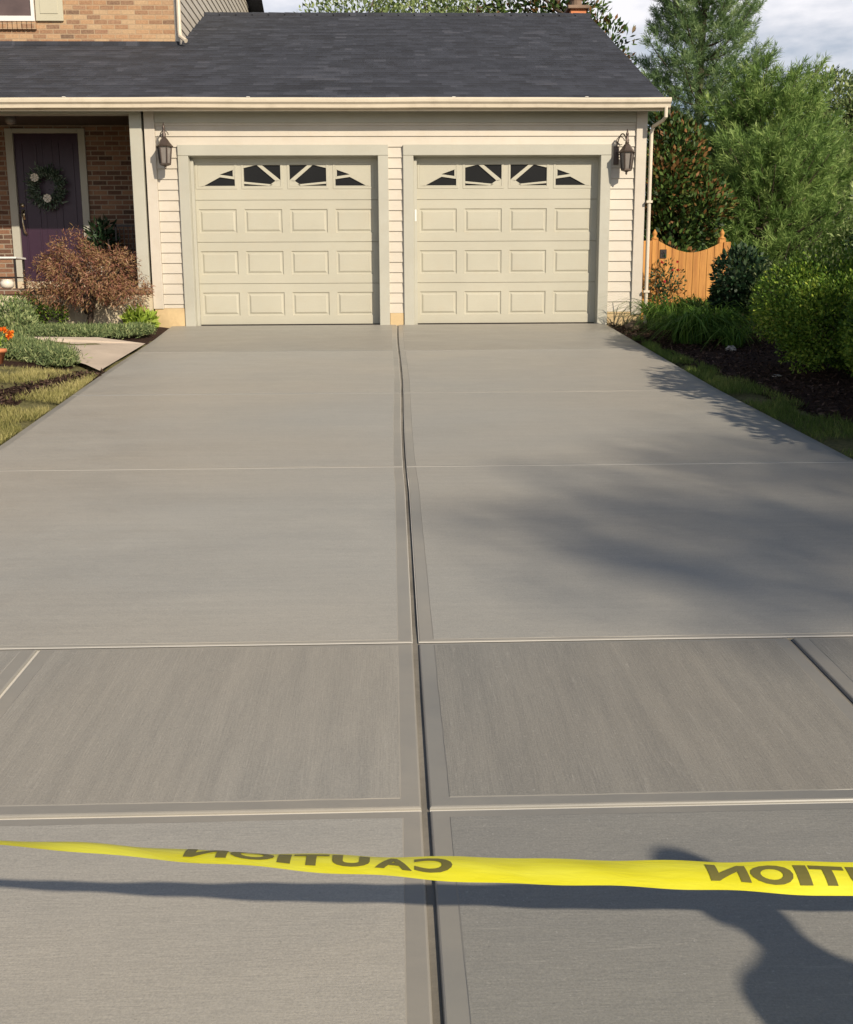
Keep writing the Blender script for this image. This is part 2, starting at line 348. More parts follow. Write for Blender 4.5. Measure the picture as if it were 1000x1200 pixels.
def sample_blobs(blobs, n, shell=.55, clump=3.0, gap=.35):
    """points within lumpy ellipsoids, thinned into clumps"""
    w = np.array([b[1][0]*b[1][1]+b[1][2]*b[1][0] for b in blobs]); w = w/w.sum()
    idx = rng.choice(len(blobs), n, p=w)
    c = np.array([b[0] for b in blobs])[idx]; r = np.array([b[1] for b in blobs])[idx]
    u = rand_unit(n); rad = shell+(1-shell)*rng.random(n)**.7
    ph = rng.random((6, 3))*6; fr = rng.normal(size=(6, 3))*clump
    lump = sum(np.sin((u*r+c)@fr[k]+ph[k, 0]) for k in range(6))/6
    rad = rad*(1+.22*lump)
    P = c+u*r*rad[:, None]
    keep = lump+rng.normal(size=n)*.25 > -gap
    return P[keep], u[keep], lump[keep]
def bush(name, mat, parent, blobs, n, ln, wd, shell=.6, clump=3, gap=.4, up=.4, tvar=.22, minz=None, zfun=None, jitter=.8):
    P, u, lump = sample_blobs(blobs, n, shell, clump, gap)
    if zfun is not None:
        k = P[:, 2] > np.array([gz(y) for y in P[:, 1]])+.01; P, u, lump = P[k], u[k], lump[k]
    m = len(P); D = u+rand_unit(m)*jitter+np.array([0, 0, up]); Nn = u+rand_unit(m)*.7+np.array([0, 0, .4])
    t = .5+.25*lump+rng.normal(size=m)*tvar
    L_ = ln*(.7+.6*rng.random(m)); return leafmesh(name, P, D, Nn, L_, wd*(.7+.6*rng.random(m)), t, mat, parent)
def stems(name, mat, parent, base, tops, r=.02, wob=.06):
    m = MB()
    for tpt in tops:
        b = Vector(base)+Vector((random.uniform(-.03, .03), random.uniform(-.03, .03), 0)); tpt = Vector(tpt); pts = []
        for i in range(6):
            f = i/5; q = b.lerp(tpt, f); q += Vector((random.uniform(-1, 1), random.uniform(-1, 1), 0))*wob*math.sin(f*3.14); pts.append(q)
        m.tube(pts, [r*(1-.75*i/5) for i in range(6)], 6)
    return m.build(name, mat, parent, True)

# ------------------------------------------------------------------ ground
def flo(a, b, st): return list(np.arange(a, b, st))
def ground_sheet():
    xs = [-400, -150, -60, -30, -18, -12, -9] + flo(-7, -2.7, .09) + [-2.6, -1.5, 0, 1.5, 2.45] + flo(2.55, 7.5, .1) + [8.5, 10, 13, 18, 30, 60, 150, 400]
    ys = [-400, -150, -60, -40, -28, -22, -19, -17, -16, -15, -14, -13.2, -12.5, -11.7, -11.1] + flo(-10.6, 1.2, .1) + [1.6, 2.2, 3, 4, 6, 9, 13, 20, 40, 80, 160, 400]
    X, Y = np.meshgrid(xs, ys); Z = np.array([[gz(max(y, -22)) for x in xs] for y in ys], float)
    nz = sum(np.sin(X*a+Y*b+c)*d for a, b, c, d in ((5.1, 3.3, 1, .006), (2.3, -4.1, 2, .008), (9.7, 8.3, .5, .004), (-13, 11, 3, .003)))
    under = (X > -2.86) & (X < 2.86) & (Y > -30) & (Y < .3)
    sw = (Y > -11.9) & (Y < -10.4) & (abs(X) < 200)
    Z = Z+nz-.03; Z[under] = np.array([[gz(max(y, -22)) for x in xs] for y in ys])[under]-.09; Z[sw] -= .07
    edge = np.clip((np.abs(X)-2.95)/1.2, 0, 1); Z = Z+np.where((np.abs(X) > 2.9) & (Y > -10.2), .09*edge, 0)
    far = np.clip((Y-14)/100, 0, 1); Z = Z+far*6
    ny, nx = X.shape; V = np.stack([X, Y, Z], -1).reshape(-1, 3)
    F = [(j*nx+i, j*nx+i+1, (j+1)*nx+i+1, (j+1)*nx+i) for j in range(ny-1) for i in range(nx-1)]
    me = bpy.data.meshes.new('ground'); me.from_pydata(V.tolist(), [], F); me.polygons.foreach_set('use_smooth', [True]*len(F))
    # where mulch lies
    x, y = V[:, 0], V[:, 1]
    # right bed, its inner edge leaves a strip of grass beside the slab
    er = np.interp(y, [-12, -7.6, -6, -4.5, -3.2, -2, 0], [3.7, 3.38, 3.2, 3.08, 2.95, 2.87, 2.78]); right = np.clip((x-er)*6+.5, 0, 1)*np.clip((9-x)*2, 0, 1)*np.clip((y+9.5)*2, 0, 1)
    # left: the strip of mulch running towards the street, and the bed at the house
    xl = np.interp(y, [-7.5, -6.2, -5.2, -4.3, -3.8], [-3.95, -3.55, -3.42, -3.15, -3.02]); wl = np.interp(y, [-7.5, -6, -5, -3.8], [.08, .10, .17, .13])
    left = np.clip(1-(np.abs(x-xl)-wl)*7, 0, 1)*np.clip((-3.7-y)*5, 0, 1)*np.clip((y+7.3), 0, 1)
    bed = np.clip((y+1.85)*5, 0, 1)*np.clip((-2.9-x)*8, 0, 1)
    bed2 = np.clip(1-np.abs(y+3.55)*2.5, 0, 1)*np.clip((-3.2-x)*6, 0, 1)
    at = me.attributes.new('mulch', 'FLOAT', 'POINT'); at.data.foreach_set('value', np.clip(np.maximum.reduce([right, left, bed, bed2]), 0, 1).astype(np.float32))
    m, t, p = new_mat('yard_ground'); v = pos_nodes(t)
    a = N(t, 'ShaderNodeAttribute'); a.attribute_name = 'mulch'
    n1 = noise(t, v, 1.3, 5, .6); n2 = noise(t, v, 30, 4, .7); n3 = noise(t, v, 70, 3, .6, (1, 1, 1), 1.5); n4 = noise(t, v, 7, 4, .6)
    gr = mixc(t, .5, ramp(t, n1, [(.3, (.13, .14, .05)), (.7, (.30, .27, .12))]), ramp(t, n2, [(.3, (.07, .07, .03)), (.7, (.38, .33, .16))]))
    mc = mixc(t, .6, ramp(t, n3, [(.35, (.018, .011, .009)), (.55, (.06, .032, .024)), (.7, (.14, .085, .06))]), ramp(t, n2, [(.3, (.025, .015, .012)), (.7, (.10, .055, .04))]))
    f = mth(t, 'ADD', a.outputs['Fac'], mth(t, 'MULTIPLY', mth(t, 'SUBTRACT', n4, .5), 1.1))
    fr = ramp(t, f, [(.42, (0, 0, 0)), (.58, (1, 1, 1))])
    t.links.new(mixc(t, fr, gr, mc), p.inputs['Base Color']); p.inputs['Roughness'].default_value = .95; p.inputs['Specular IOR Level'].default_value = .15
    bump(t, p, mth(t, 'ADD', n3, n2), .9, .03)
    me.materials.append(m); o = bpy.data.objects.new('ground', me); C.objects.link(o); tag(o, None, None, kind='structure'); return o
ground_sheet()

# ------------------------------------------------------------------ driveway, sidewalk, apron
def panel(m, yb, yt, xl, xr, mats=(0, 1), border=.045, gl=.0, gr=.0, gb=.0, gt=.0, depth=.03, rad=.006, bby=None, bty=None):
    bby = border if bby is None else bby; bty = border if bty is None else bty
    """one slab panel; xl(y), xr(y) are its sides, g* the half gap left at each joint"""
    def ring(i, dz, jit=0):
        ib, it = (i, i) if i <= rad else (i-border+bby, i-border+bty)
        y0, y1 = yb+gb+ib, yt-gt-it; pts = []
        def side(xf, sgn, ys):
            return [(xf(y)+sgn, y) for y in ys]
        K = 14; ysr = [y0+(y1-y0)*k/K for k in range(K+1)]
        right = side(xr, -(gr+i), ysr); left = side(xl, gl+i, ysr[::-1])
        K2 = 14
        top = [(right[-1][0]+(left[0][0]-right[-1][0])*k/K2, y1) for k in range(1, K2)]
        bot = [(left[-1][0]+(right[0][0]-left[-1][0])*k/K2, y0) for k in range(1, K2)]
        loop = right+top+left+bot
        if jit: loop = [(x+random.uniform(-jit, jit), y+random.uniform(-jit, jit)) for x, y in loop]
        return [(x, y, gz(y)+dz) for x, y in loop]
    rings = [ring(0, -depth), ring(0, -rad), ring(rad*.35, -rad*.3), ring(rad, 0), ring(rad+border, 0, .0012), ring(rad+border+.003, .0016, .0015)]
    b = len(m.v); n = len(rings[0])
    for r_ in rings: m.v += r_
    for i in range(len(rings)-1):
        for k in range(n):
            m.f.append((b+i*n+k, b+i*n+(k+1) % n, b+(i+1)*n+(k+1) % n, b+(i+1)*n+k)); m.m.append(mats[1])
    m.f.append(tuple(b+(len(rings)-1)*n+k for k in range(n))); m.m.append(mats[0])
XL = lambda y: float(np.interp(y, [-17, -7, -3.7, -1.5, .1], [-3.1, -2.80, -2.90, -2.93, -3.0]))
XR = lambda y: float(np.interp(y, [-17, -7.6, -5, 0], [3.2, 2.91, 2.80, 2.77]))
XM = lambda y: .008*math.sin(y*1.1)*(1 if y > -8 else 0)
YJ = [.02, -2.475, -5.101, -7.733, YD, -11.724]
m = MB()
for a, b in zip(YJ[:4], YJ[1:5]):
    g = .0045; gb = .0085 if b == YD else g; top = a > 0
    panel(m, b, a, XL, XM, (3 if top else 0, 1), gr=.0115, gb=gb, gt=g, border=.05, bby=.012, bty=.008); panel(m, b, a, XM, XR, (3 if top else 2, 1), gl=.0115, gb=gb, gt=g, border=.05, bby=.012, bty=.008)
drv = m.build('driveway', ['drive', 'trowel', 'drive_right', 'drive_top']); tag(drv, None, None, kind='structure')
def strip(name, pts_w, mat, dz, kind='structure'):
    mm = MB()
    for (xa, xb, ya, yb) in pts_w:
        K = 24; 
        for k in range(K):
            y0 = ya+(yb-ya)*k/K; y1 = ya+(yb-ya)*(k+1)/K; f = lambda q, y: q(y) if callable(q) else q
            mm.poly([(f(xa, y0), y0, gz(y0)+dz), (f(xb, y0), y0, gz(y0)+dz), (f(xb, y1), y1, gz(y1)+dz), (f(xa, y1), y1, gz(y1)+dz)])
    return tag(mm.build(name, mat), None, None, kind=kind)
strip('driveway_control_joints', [(lambda y: XL(y)+.01, lambda y: XM(y)-.0115, YD, .0), (lambda y: XM(y)+.0115, lambda y: XR(y)-.01, YD, .0)], 'paste', -.0022)
strip('sidewalk_control_joints', [(-12, -.0115, -11.724, YD), (.0115, 1.447, -11.724, YD), (1.465, 12, -11.724, YD)], 'paste', -.0095)
strip('apron_control_joints', [(lambda y: XL(y)+.01, -.0115, -16.5, -11.724), (.0115, lambda y: XR(y)-.01, -16.5, -11.724)], 'paste', -.0095)
strip('expansion_joint', [(lambda y: XM(y)-.0115, lambda y: XM(y)+.0115, -16.5, -.0)], 'felt', -.0125)
m = MB()
sx = [-11.6, -10.15, -8.7, -7.25, -5.8, -4.35, -2.89, -1.436, 0, 1.456, 2.90, 4.35, 5.8, 7.25, 8.7, 10.15, 11.6]
for i in range(len(sx)-1):
    a, b = sx[i], sx[i+1]
    g = lambda q: .0115 if q == 0 else (.011 if abs(q-1.456) < .01 else .007)
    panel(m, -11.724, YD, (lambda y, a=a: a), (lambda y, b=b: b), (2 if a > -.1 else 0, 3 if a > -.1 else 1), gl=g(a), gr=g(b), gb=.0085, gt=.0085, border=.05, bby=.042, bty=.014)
tag(m.build('sidewalk', ['walk', 'trowel', 'walk_right', 'trowel_right']), None, None, kind='structure')
m = MB()
for a, b in ((-11.724, -14.2), (-14.2, -16.5)):
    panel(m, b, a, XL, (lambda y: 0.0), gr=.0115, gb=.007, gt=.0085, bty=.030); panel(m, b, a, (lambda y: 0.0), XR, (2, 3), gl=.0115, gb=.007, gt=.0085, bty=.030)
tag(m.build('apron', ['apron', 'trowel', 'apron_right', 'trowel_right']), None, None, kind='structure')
# felt strip in the sidewalk joint to the right is the same dark filler
strip('sidewalk_expansion_joint', [(1.447, 1.465, -11.72, YD)], 'felt', -.0125)
# front walk
m = MB()
out = [(-2.945, -1.80), (-3.5, -1.72), (-4.3, -1.9), (-5.6, -2.05), (-7.5, -2.1), (-7.5, -3.1), (-5.4, -3.0), (-4.2, -2.9), (-3.55, -3.2), (-3.15, -3.55), (-2.95, -3.80)]
m.poly([(x, y, gz(y)+.105*min(1, max(0, (-x-2.9)/.9))+.006) for x, y in out][::-1])
tag(m.build('path', 'path'), None, None, kind='structure')
# street far behind the camera
m = MB(); m.poly([(-200, -28, gz(-22)+.0), (200, -28, gz(-22)+.0), (200, -17.6, gz(-17.6)), (-200, -17.6, gz(-17.6))])
asph = paint('asphalt', (.05, .05, .052), .9, .2, 60, .5); tag(m.build('road', asph), None, None, kind='structure')

# ------------------------------------------------------------------ house
H = thing('house', 'tan house with two-car garage wing, charcoal shingle roof and recessed brick porch', 'house')
def siding(m, x0, x1, z0, z1, Y=.02, ex=.132, zref=.155, mi=0, axis='y', Xc=0):
    k = math.floor((z0-zref)/ex); z = zref+k*ex
    while z < z1-1e-4:
        a, b = max(z, z0), min(z+ex, z1)
        if b-a > .004:
            yb = Y-.016*(1-(a-z)/ex)-.002; yt = Y-.016*(1-(b-z)/ex)-.002
            if axis == 'y':
                m.poly([(x0, yb, a), (x1, yb, a), (x1, yt, b), (x0, yt, b)], mi); m.poly([(x0, Y+.01, a), (x1, Y+.01, a), (x1, yb, a), (x0, yb, a)], mi)
            else:   # wall facing +X at Xc, running along y from x0 to x1
                xb = Xc+(Y-yb); xt = Xc+(Y-yt)
                m.poly([(xb, x0, a), (xb, x1, a), (xt, x1, b), (xt, x0, b)], mi); m.poly([(xb, x0, a), (Xc-.01, x0, a), (Xc-.01, x1, a), (xb, x1, a)], mi)
        z += ex
GT = 2.155   # top of the openings
O = [(-2.67, -.235), (.225, 2.665)]
TR = .135
# wall around the openings
m = MB()
xs = [-3.08, O[0][0]-TR, O[0][1]+TR, O[1][0]-TR, O[1][1]+TR, 3.12]
siding(m, xs[0], xs[1], .235, GT+TR); siding(m, xs[2], xs[3], .155, GT+TR); siding(m, xs[4], xs[5], .155, GT+TR)
siding(m, xs[0], xs[5], GT+TR, 2.66)
wall = m.build('wall_siding', 'siding', H)
m = MB()
for a, b in ((-3.22, O[0][0]-.01), (O[0][1]+.01, O[1][0]-.01), (O[1][1]+.01, 3.27)): m.box(a, b, .03, .16, -.4, GT+.03)
m.box(-3.22, 3.27, .03, .16, GT+.03, 2.82)
m.box(3.13, 3.27, .16, 9.5, -.5, 2.82); m.box(-3.22, -3.08, .16, 9.5, -.5, 2.82); m.build('wall_core', 'soffit', H)
m = MB(); m.box(3.275, 3.30, .17, 9.4, -.1, 2.8); m.build('side_wall', 'siding', H)
bx('foundation', 'found', H, -3.2, xs[1]-.002, -.005, .028, -.2, .232, bev=.004); bx('foundation', 'found', H, xs[2]+.002, xs[3]-.002, .0, .028, -.2, .153, bev=.004); bx('foundation', 'found', H, xs[4]+.002, 3.26, -.005, .028, -.4, .153, bev=.004)
bx('corner_board', 'corner', H, -3.215, -3.082, -.022, .028, .225, 2.70, bev=.004)
bx('corner_board', 'corner', H, 3.122, 3.262, -.022, .028, .115, 2.70, bev=.004)
bx('frieze_board', 'trim', H, -3.08, 3.12, -.016, .02, 2.562, 2.70, bev=.003)
for k, (a, b) in enumerate(O):
    m = MB()
    m.box(a-TR, a, -.028, .028, -.03, GT, bev=.005); m.box(b, b+TR, -.028, .028, -.03, GT, bev=.005); m.box(a-TR, b+TR, -.030, .028, GT+.001, GT+TR, bev=.005)
    # jamb and stops lining the opening
    m.box(a-.012, a+.004, .03, .17, -.02, GT); m.box(b-.004, b+.012, .03, .17, -.02, GT); m.box(a, b, .03, .17, GT-.004, GT+.01)
    m.box(a+.004, a+.045, .065, .13, -.02, GT-.04, bev=.003); m.build('garage_door_frame', 'trim', H)
# garage doors
def garage_door(a, b):
    Y = .135; w = b-a; m = MB(); z0 = .012; hgt = (GT-z0)/4.0
    cw = (w-.05)/4
    fr = MB(); gl = MB()
    for r_ in range(4):
        zb = z0+r_*hgt; zt = zb+hgt
        # section outer frame with a tongue line at the joint
        for c_ in range(4):
            xa = a+.025+c_*cw; xb = xa+cw
            if c_ == 0: xa = a
            if c_ == 3: xb = b
            pa = a+.025+c_*cw+.052; pb = a+.025+(c_+1)*cw-.052; qa = zb+.115; qb = zt-.115
            if r_ == 3: pa -= .012; pb += .012; qa = zb+.15; qb = zt-.075
            def ring(x0, x1, zz0, zz1, y): return [(x0, y, zz0), (x1, y, zz0), (x1, y, zz1), (x0, y, zz1)]
            sec = [ring(xa, xb, zb, zt, Y+.012), ring(xa, xb, zb+.004, zt-.004, Y)]
            def grow(d, y): return ring(pa-d, pb+d, qa-d, qb+d, y)
            if r_ < 3: rr = sec+[grow(0, Y), grow(-.010, Y+.013), grow(-.024, Y+.014), grow(-.046, Y+.001)]
            else: rr = sec+[grow(.012, Y), grow(.009, Y-.006), grow(-.018, Y-.006), grow(-.022, Y+.02)]
            bi = len(m.v)
            for q in rr: m.v += q
            for i in range(len(rr)-1):
                for j in range(4): m.f.append((bi+i*4+j, bi+i*4+(j+1) % 4, bi+(i+1)*4+(j+1) % 4, bi+(i+1)*4+j)); m.m.append(0)
            if r_ < 3: m.f.append(tuple(bi+(len(rr)-1)*4+j for j in range(4))); m.m.append(0)
            else:
                x0, x1, zA, zB = pa+.02, pb-.02, qa+.02, qb-.02; W_, Hh = x1-x0, zB-zA
                gl.poly([(x0-.004, Y+.017, zA-.004), (x1+.004, Y+.017, zA-.004), (x1+.004, Y+.017, zB+.004), (x0-.004, Y+.017, zB+.004)])
                mir = c_ in (0, 1)   # left half; the right half is mirrored
                def PT(u, v): return (x0+u*W_ if mir else x1-u*W_, zA+v*Hh)
                def piece(poly):
                    q = [PT(u, v) for u, v in poly]
                    if not mir: q = q[::-1]
                    yf, yb = Y-.001, Y+.014
                    fr.poly([(x, yf, z) for x, z in q])
                    for i in range(len(q)):
                        (xA, zA_), (xB, zB_) = q[i], q[(i+1) % len(q)]; fr.poly([(xB, yf, zB_), (xA, yf, zA_), (xA, yb, zA_), (xB, yb, zB_)])
                if c_ in (0, 3):     # low wing of the sunburst
                    piece([(0, 0), (.13, .0), (.78, .48), (1.0, .62), (1.0, .80), (1, 1), (0, 1)][0:0] or [(0, .0), (.14, .02), (.60, .44), (.60, .56), (1, .80), (1, 1), (0, 1)])
                    piece([(.60, .44), (1, .34), (1, .46), (.60, .555)])
                    piece([(.02, .0), (1, .0), (1, .035), (.14, .035)])
                    piece([(.955, .46), (1, .46), (1, .80), (.955, .76)])
                else:                # high half beside the hub
                    piece([(0, .86), (.0, 1), (.34, 1)]); piece([(0, .23), (0, .13), (.72, .03), (.78, .10)])
                    piece([(.36, 1), (.50, 1), (1, .30), (.88, .24)])
                    piece([(.70, 0), (1, 0), (1, .30), (.86, .26), (.74, .12)])
                    piece([(0, .0), (.70, .0), (.70, .03), (0, .03)])
    root = m.build('garage_door', 'door', H)
    gl.build('window_glass', 'glass', root); fr.build('window_grille', 'door', root)
    mm = MB(); mm.box(a+.01, b-.01, Y-.006, Y+.02, -.01, .011); mm.build('bottom_seal', 'black', root)
    return root
gd1 = garage_door(*O[0]); gd2 = garage_door(*O[1])
mm = MB(); mm.box(O[1][0]+.012, O[1][0]+.035, -.036, -.026, 1.20+.13, 1.32+.16, bev=.003); mm.build('door_sensor', 'white', H)
# roof: stepped courses
EY, EZ, SL = -.27, 2.815, .42; RY = 5.375
def roofz(y): return EZ+SL*(y-EY)
m = MB(); cs = .1245
n = int((RY-EY)/cs)+1
for i in range(n):
    y0 = EY+i*cs; y1 = min(y0+cs, RY)
    if y0 >= RY: break
    xl = -3.27 if y0 > 2.83 else -12.3
    za, zb = roofz(y0)+.007, roofz(y1)+.001
    xr = 3.415
    # slight sag and unevenness of each course, in short runs
    K = 18; xs_ = [xl+(xr-xl)*k/K for k in range(K+1)]
    for k in range(K):
        d0 = .003*math.sin(xs_[k]*2.1+i*.4); d1 = .003*math.sin(xs_[k+1]*2.1+i*.4)
        m.poly([(xs_[k], y0, za+d0), (xs_[k+1], y0, za+d1), (xs_[k+1], y1, zb+d1), (xs_[k], y1, zb+d0)])
        m.poly([(xs_[k], y0+.002, za-.009+d0), (xs_[k+1], y0+.002, za-.009+d1), (xs_[k+1], y0, za+d1), (xs_[k], y0, za+d0)])
m.poly([(-3.27, RY, roofz(RY)), (3.415, RY, roofz(RY)), (3.415, 11, roofz(RY)-SL*(11-RY)), (-3.27, 11, roofz(RY)-SL*(11-RY))])
roof = m.build('roof', 'roof', H)
m = MB()
for i in range(24):
    x0 = -3.26+i*.2785; m.poly([(x0, RY-.13, roofz(RY-.13)+.028), (x0+.30, RY-.13, roofz(RY-.13)+.022), (x0+.30, RY, roofz(RY)+.032), (x0, RY, roofz(RY)+.038)]); m.poly([(x0, RY, roofz(RY)+.038), (x0+.3, RY, roofz(RY)+.032), (x0+.3, RY+.13, roofz(RY-.13)+.022), (x0, RY+.13, roofz(RY-.13)+.028)])
    m.poly([(x0, RY-.13, roofz(RY-.13)+.004), (x0+.3, RY-.13, roofz(RY-.13)+.004), (x0+.3, RY-.13, roofz(RY-.13)+.024), (x0, RY-.13, roofz(RY-.13)+.028)])
m.build('ridge_cap', 'roof', roof)
m = MB()   # roof deck, rake board
m.poly([(-12.3, EY, EZ-.03), (3.39, EY, EZ-.03), (3.39, RY, roofz(RY)-.03), (-12.3, RY, roofz(RY)-.03)])
m.poly([(3.40, EY, EZ+.006), (3.40, EY, EZ-.15), (3.40, RY, roofz(RY)-.15), (3.40, RY, roofz(RY)+.006)]); m.build('rake_board', 'gutter', roof)
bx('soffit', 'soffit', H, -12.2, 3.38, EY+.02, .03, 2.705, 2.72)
bx('fascia', 'gutter', H, -12.2, 3.40, EY, EY+.018, 2.66, EZ-.005)
# gutter: K profile
m = MB(); prof = [(-.0, 2.797), (-.0, 2.69), (-.055, 2.683), (-.075, 2.69), (-.085, 2.728), (-.112, 2.752), (-.118, 2.782), (-.118, 2.803), (-.106, 2.803), (-.106, 2.790)]
gx0, gx1 = -12.2, 3.475; K = 30
for i in range(len(prof)-1):
    (ya, za), (yb, zb) = prof[i], prof[i+1]
    for k in range(K):
        x0 = gx0+(gx1-gx0)*k/K; x1 = gx0+(gx1-gx0)*(k+1)/K
        dd = lambda x: .0025*math.sin(x*1.7)+.0015*math.sin(x*4.1)
        m.poly([(x1, EY+ya, za+dd(x1)), (x0, EY+ya, za+dd(x0)), (x0, EY+yb, zb+dd(x0)), (x1, EY+yb, zb+dd(x1))])
m.poly([(gx1, EY+a_, b_) for a_, b_ in prof[1:8]] + [(gx1, EY, 2.797)])
gut = m.build('gutter', 'gutter', H)
for gx in (-4.1, -1.83, .73, 2.4): bx('gutter_strap', 'white', gut, gx-.02, gx+.02, EY-.12, EY, 2.806, 2.812)
m = MB(); m.tube([(3.42, EY-.06, 2.70), (3.42, EY-.06, 2.58), (3.40, EY+.01, 2.545), (3.325, -.085, 2.50), (3.308, -.062, 2.44), (3.308, -.06, 1.5), (3.308, -.06, -.08), (3.31, -.10, -.14), (3.33, -.24, -.17)], [.024]*9, 8)
dsp = m.build('downspout', 'gutter', H)
for q in (.4, 1.55): bx('downspout_strap', 'gutter', dsp, 3.27, 3.345, -.095, -.02, q, q+.03)
# chimney beyond the ridge
m = MB(); m.box(3.02-.15+.33, 3.02+.15+.31, 6.0, 6.4, 4.5, 5.44, bev=.006); ch = m.build('chimney', 'terracotta', roof)
m = MB(); m.box(3.14, 3.53, 5.94, 6.46, 5.442, 5.50, bev=.008); m.lathe([(.11, 5.50), (.10, 5.62), (.12, 5.64)], 3.33, 6.2, 12); m.build('chimney_cap', 'stone', ch)
# porch: post, beam, deck
DY0 = 1.70
bx('porch_post', 'trim', H, -3.40, -3.245, -.03, .13, .20, 2.70, bev=.006)
bx('porch_beam', 'trim', H, -12, -3.245, -.025, .12, 2.665, 2.70+.12, bev=.004)
Mt['shade_ceiling'] = paint('shade_darkened_ceiling', (.07, .055, .045), .7)  # ceiling colour darkened to cut bounce and deepen the porch shade
bx('added_porch_end_wall', 'brick2', H, -6.9, -6.7, .13, DY0, .5, 2.80)  # unseen wall, added to keep light out of the porch
bx('porch_ceiling', 'shade_ceiling', H, -12, -3.23, .12, 1.72, 2.80, 2.82)
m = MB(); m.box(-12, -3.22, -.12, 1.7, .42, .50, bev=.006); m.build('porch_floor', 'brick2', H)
m = MB(); m.box(-12, -3.22, -.09, 1.7, -.5, .418); m.build('porch_base', 'step', H)
DY = 1.70
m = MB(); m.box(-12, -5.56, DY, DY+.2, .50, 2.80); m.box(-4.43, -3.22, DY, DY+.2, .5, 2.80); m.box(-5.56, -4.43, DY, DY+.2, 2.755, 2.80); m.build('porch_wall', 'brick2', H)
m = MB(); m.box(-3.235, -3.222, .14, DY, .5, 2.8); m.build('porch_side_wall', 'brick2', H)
m = MB(); m.box(-5.56, -5.45, DY-.03, DY+.08, .62, 2.752, bev=.004); m.box(-4.53, -4.43, DY-.03, DY+.08, .62, 2.752, bev=.004); m.box(-5.45, -4.53, DY-.03, DY+.08, 2.69, 2.752, bev=.004); df = m.build('door_frame', 'trim', H)
m = MB(); m.box(-5.6, -4.4, DY-.10, DY+.1, .5, .62, bev=.006); m.build('door_sill', 'step', H)
m = MB(); m.box(-5.448, -4.532, DY+.02, DY+.06, .625, 2.688)
for x0, x1 in ((-5.36, -5.14), (-4.84, -4.62)):
    m.box(x0, x0+.02, DY+.008, DY+.02, .75, 2.55); m.box(x1-.02, x1, DY+.008, DY+.02, .75, 2.55)
for x in (-5.06, -4.92): m.box(x-.004, x+.004, DY+.014, DY+.02, .7, 2.6)
fd = m.build('front_door', 'purple', H)
m = MB(); m.lathe([(.03, 0), (.03, .012)], 0, 0, 12); v_ = m.v; m.v = [(-5.395+x, DY+.02-z, 1.70+y) for x, y, z in v_]
m.tube([(-5.39, DY+.01, 1.60), (-5.39, DY-.04, 1.58), (-5.385, DY-.05, 1.45), (-5.37, DY-.04, 1.33), (-5.36, DY+.01, 1.29)], [.018, .014, .011, .012, .02], 8); m.box(-5.415, -5.365, DY+.008, DY+.02, 1.5, 1.64); m.build('door_handle', 'brass', fd, True)
# upper storey
UY = 2.863; UX = -3.247
m = MB(); m.box(-12.2, UX, UY, UY+.2, 3.9, 6.9); m.build('upper_wall', 'brick', H)
m = MB(); siding(m, UY+.07, 11.5, 3.8, 6.9, Y=.02, ex=.135, zref=4.0, axis='x', Xc=UX); m.build('upper_side_siding', 'siding', H)
m = MB(); m.box(-12.2, UX-.01, UY+.2, 11.5, 2.0, 6.88); m.box(-12.2, -3.22, DY+.21, 9, -.5, 2.9); m.build('main_block', 'siding', H)
bx('upper_corner_board', 'corner', H, UX-.05, UX+.026, UY-.012, UY+.08, 4.06, 6.85, bev=.004)
m = MB(); m.tube([(UX+.03, UY-.07, 6.6), (UX+.03, UY-.07, 4.32), (UX+.045, UY-.10, 4.23), (UX+.14, UY-.18, 4.15)], .032, 8); m.build('upper_downspout', 'gutter', H)
m = MB()
m.poly([(-12.6, UY-.4, 6.78), (UX+.35, UY-.4, 6.78), (UX+.35, 7.2, 8.6), (-12.6, 7.2, 8.6)]); m.poly([(-12.6, 7.2, 8.6), (UX+.35, 7.2, 8.6), (UX+.35, 11.9, 6.7), (-12.6, 11.9, 6.7)]); m.build('main_roof', 'roof', H)
m = MB(); m.box(-12.2, UX+.01, UY-.035, UY-.002, roofz(UY)-.01, roofz(UY)+.045); m.build('roof_flashing', 'roof', H)
wf = MB(); wf.box(-6.5, -5.37, UY-.045, UY+.02, 4.455, 4.53, bev=.004); wf.box(-5.42, -5.372, UY-.04, UY+.02, 4.53, 5.8, bev=.003); wf.box(-6.48, -6.43, UY-.04, UY+.02, 4.53, 5.8, bev=.003); wf.box(-6.43, -5.42, UY-.035, UY+.02, 5.75, 5.8)
win = wf.build('window', 'white', H)
bx('window_pane', 'curtain', win, -6.43, -5.42, UY-.012, UY-.004, 4.53, 5.75)
m = MB()
for i in range(17): m.box(-6.56+i*.0715, -6.56+i*.0715+.06, UY-.05, UY, 4.34, 4.445, bev=.003)
m.build('brick_window_sill', 'brick', win)
sh = MB(); sh.box(-5.35, -4.945, UY-.04, UY-.002, 4.46, 5.8, bev=.004); sh.box(-5.28, -5.015, UY-.048, UY-.04, 4.56, 5.1, bev=.003); sh.box(-5.28, -5.015, UY-.048, UY-.04, 5.17, 5.72, bev=.003); sh.build('shutter', 'shutter', H)
sh = MB(); sh.box(-6.9, -6.52, UY-.04, UY-.002, 4.46, 5.8, bev=.004); sh.build('shutter', 'shutter', H)

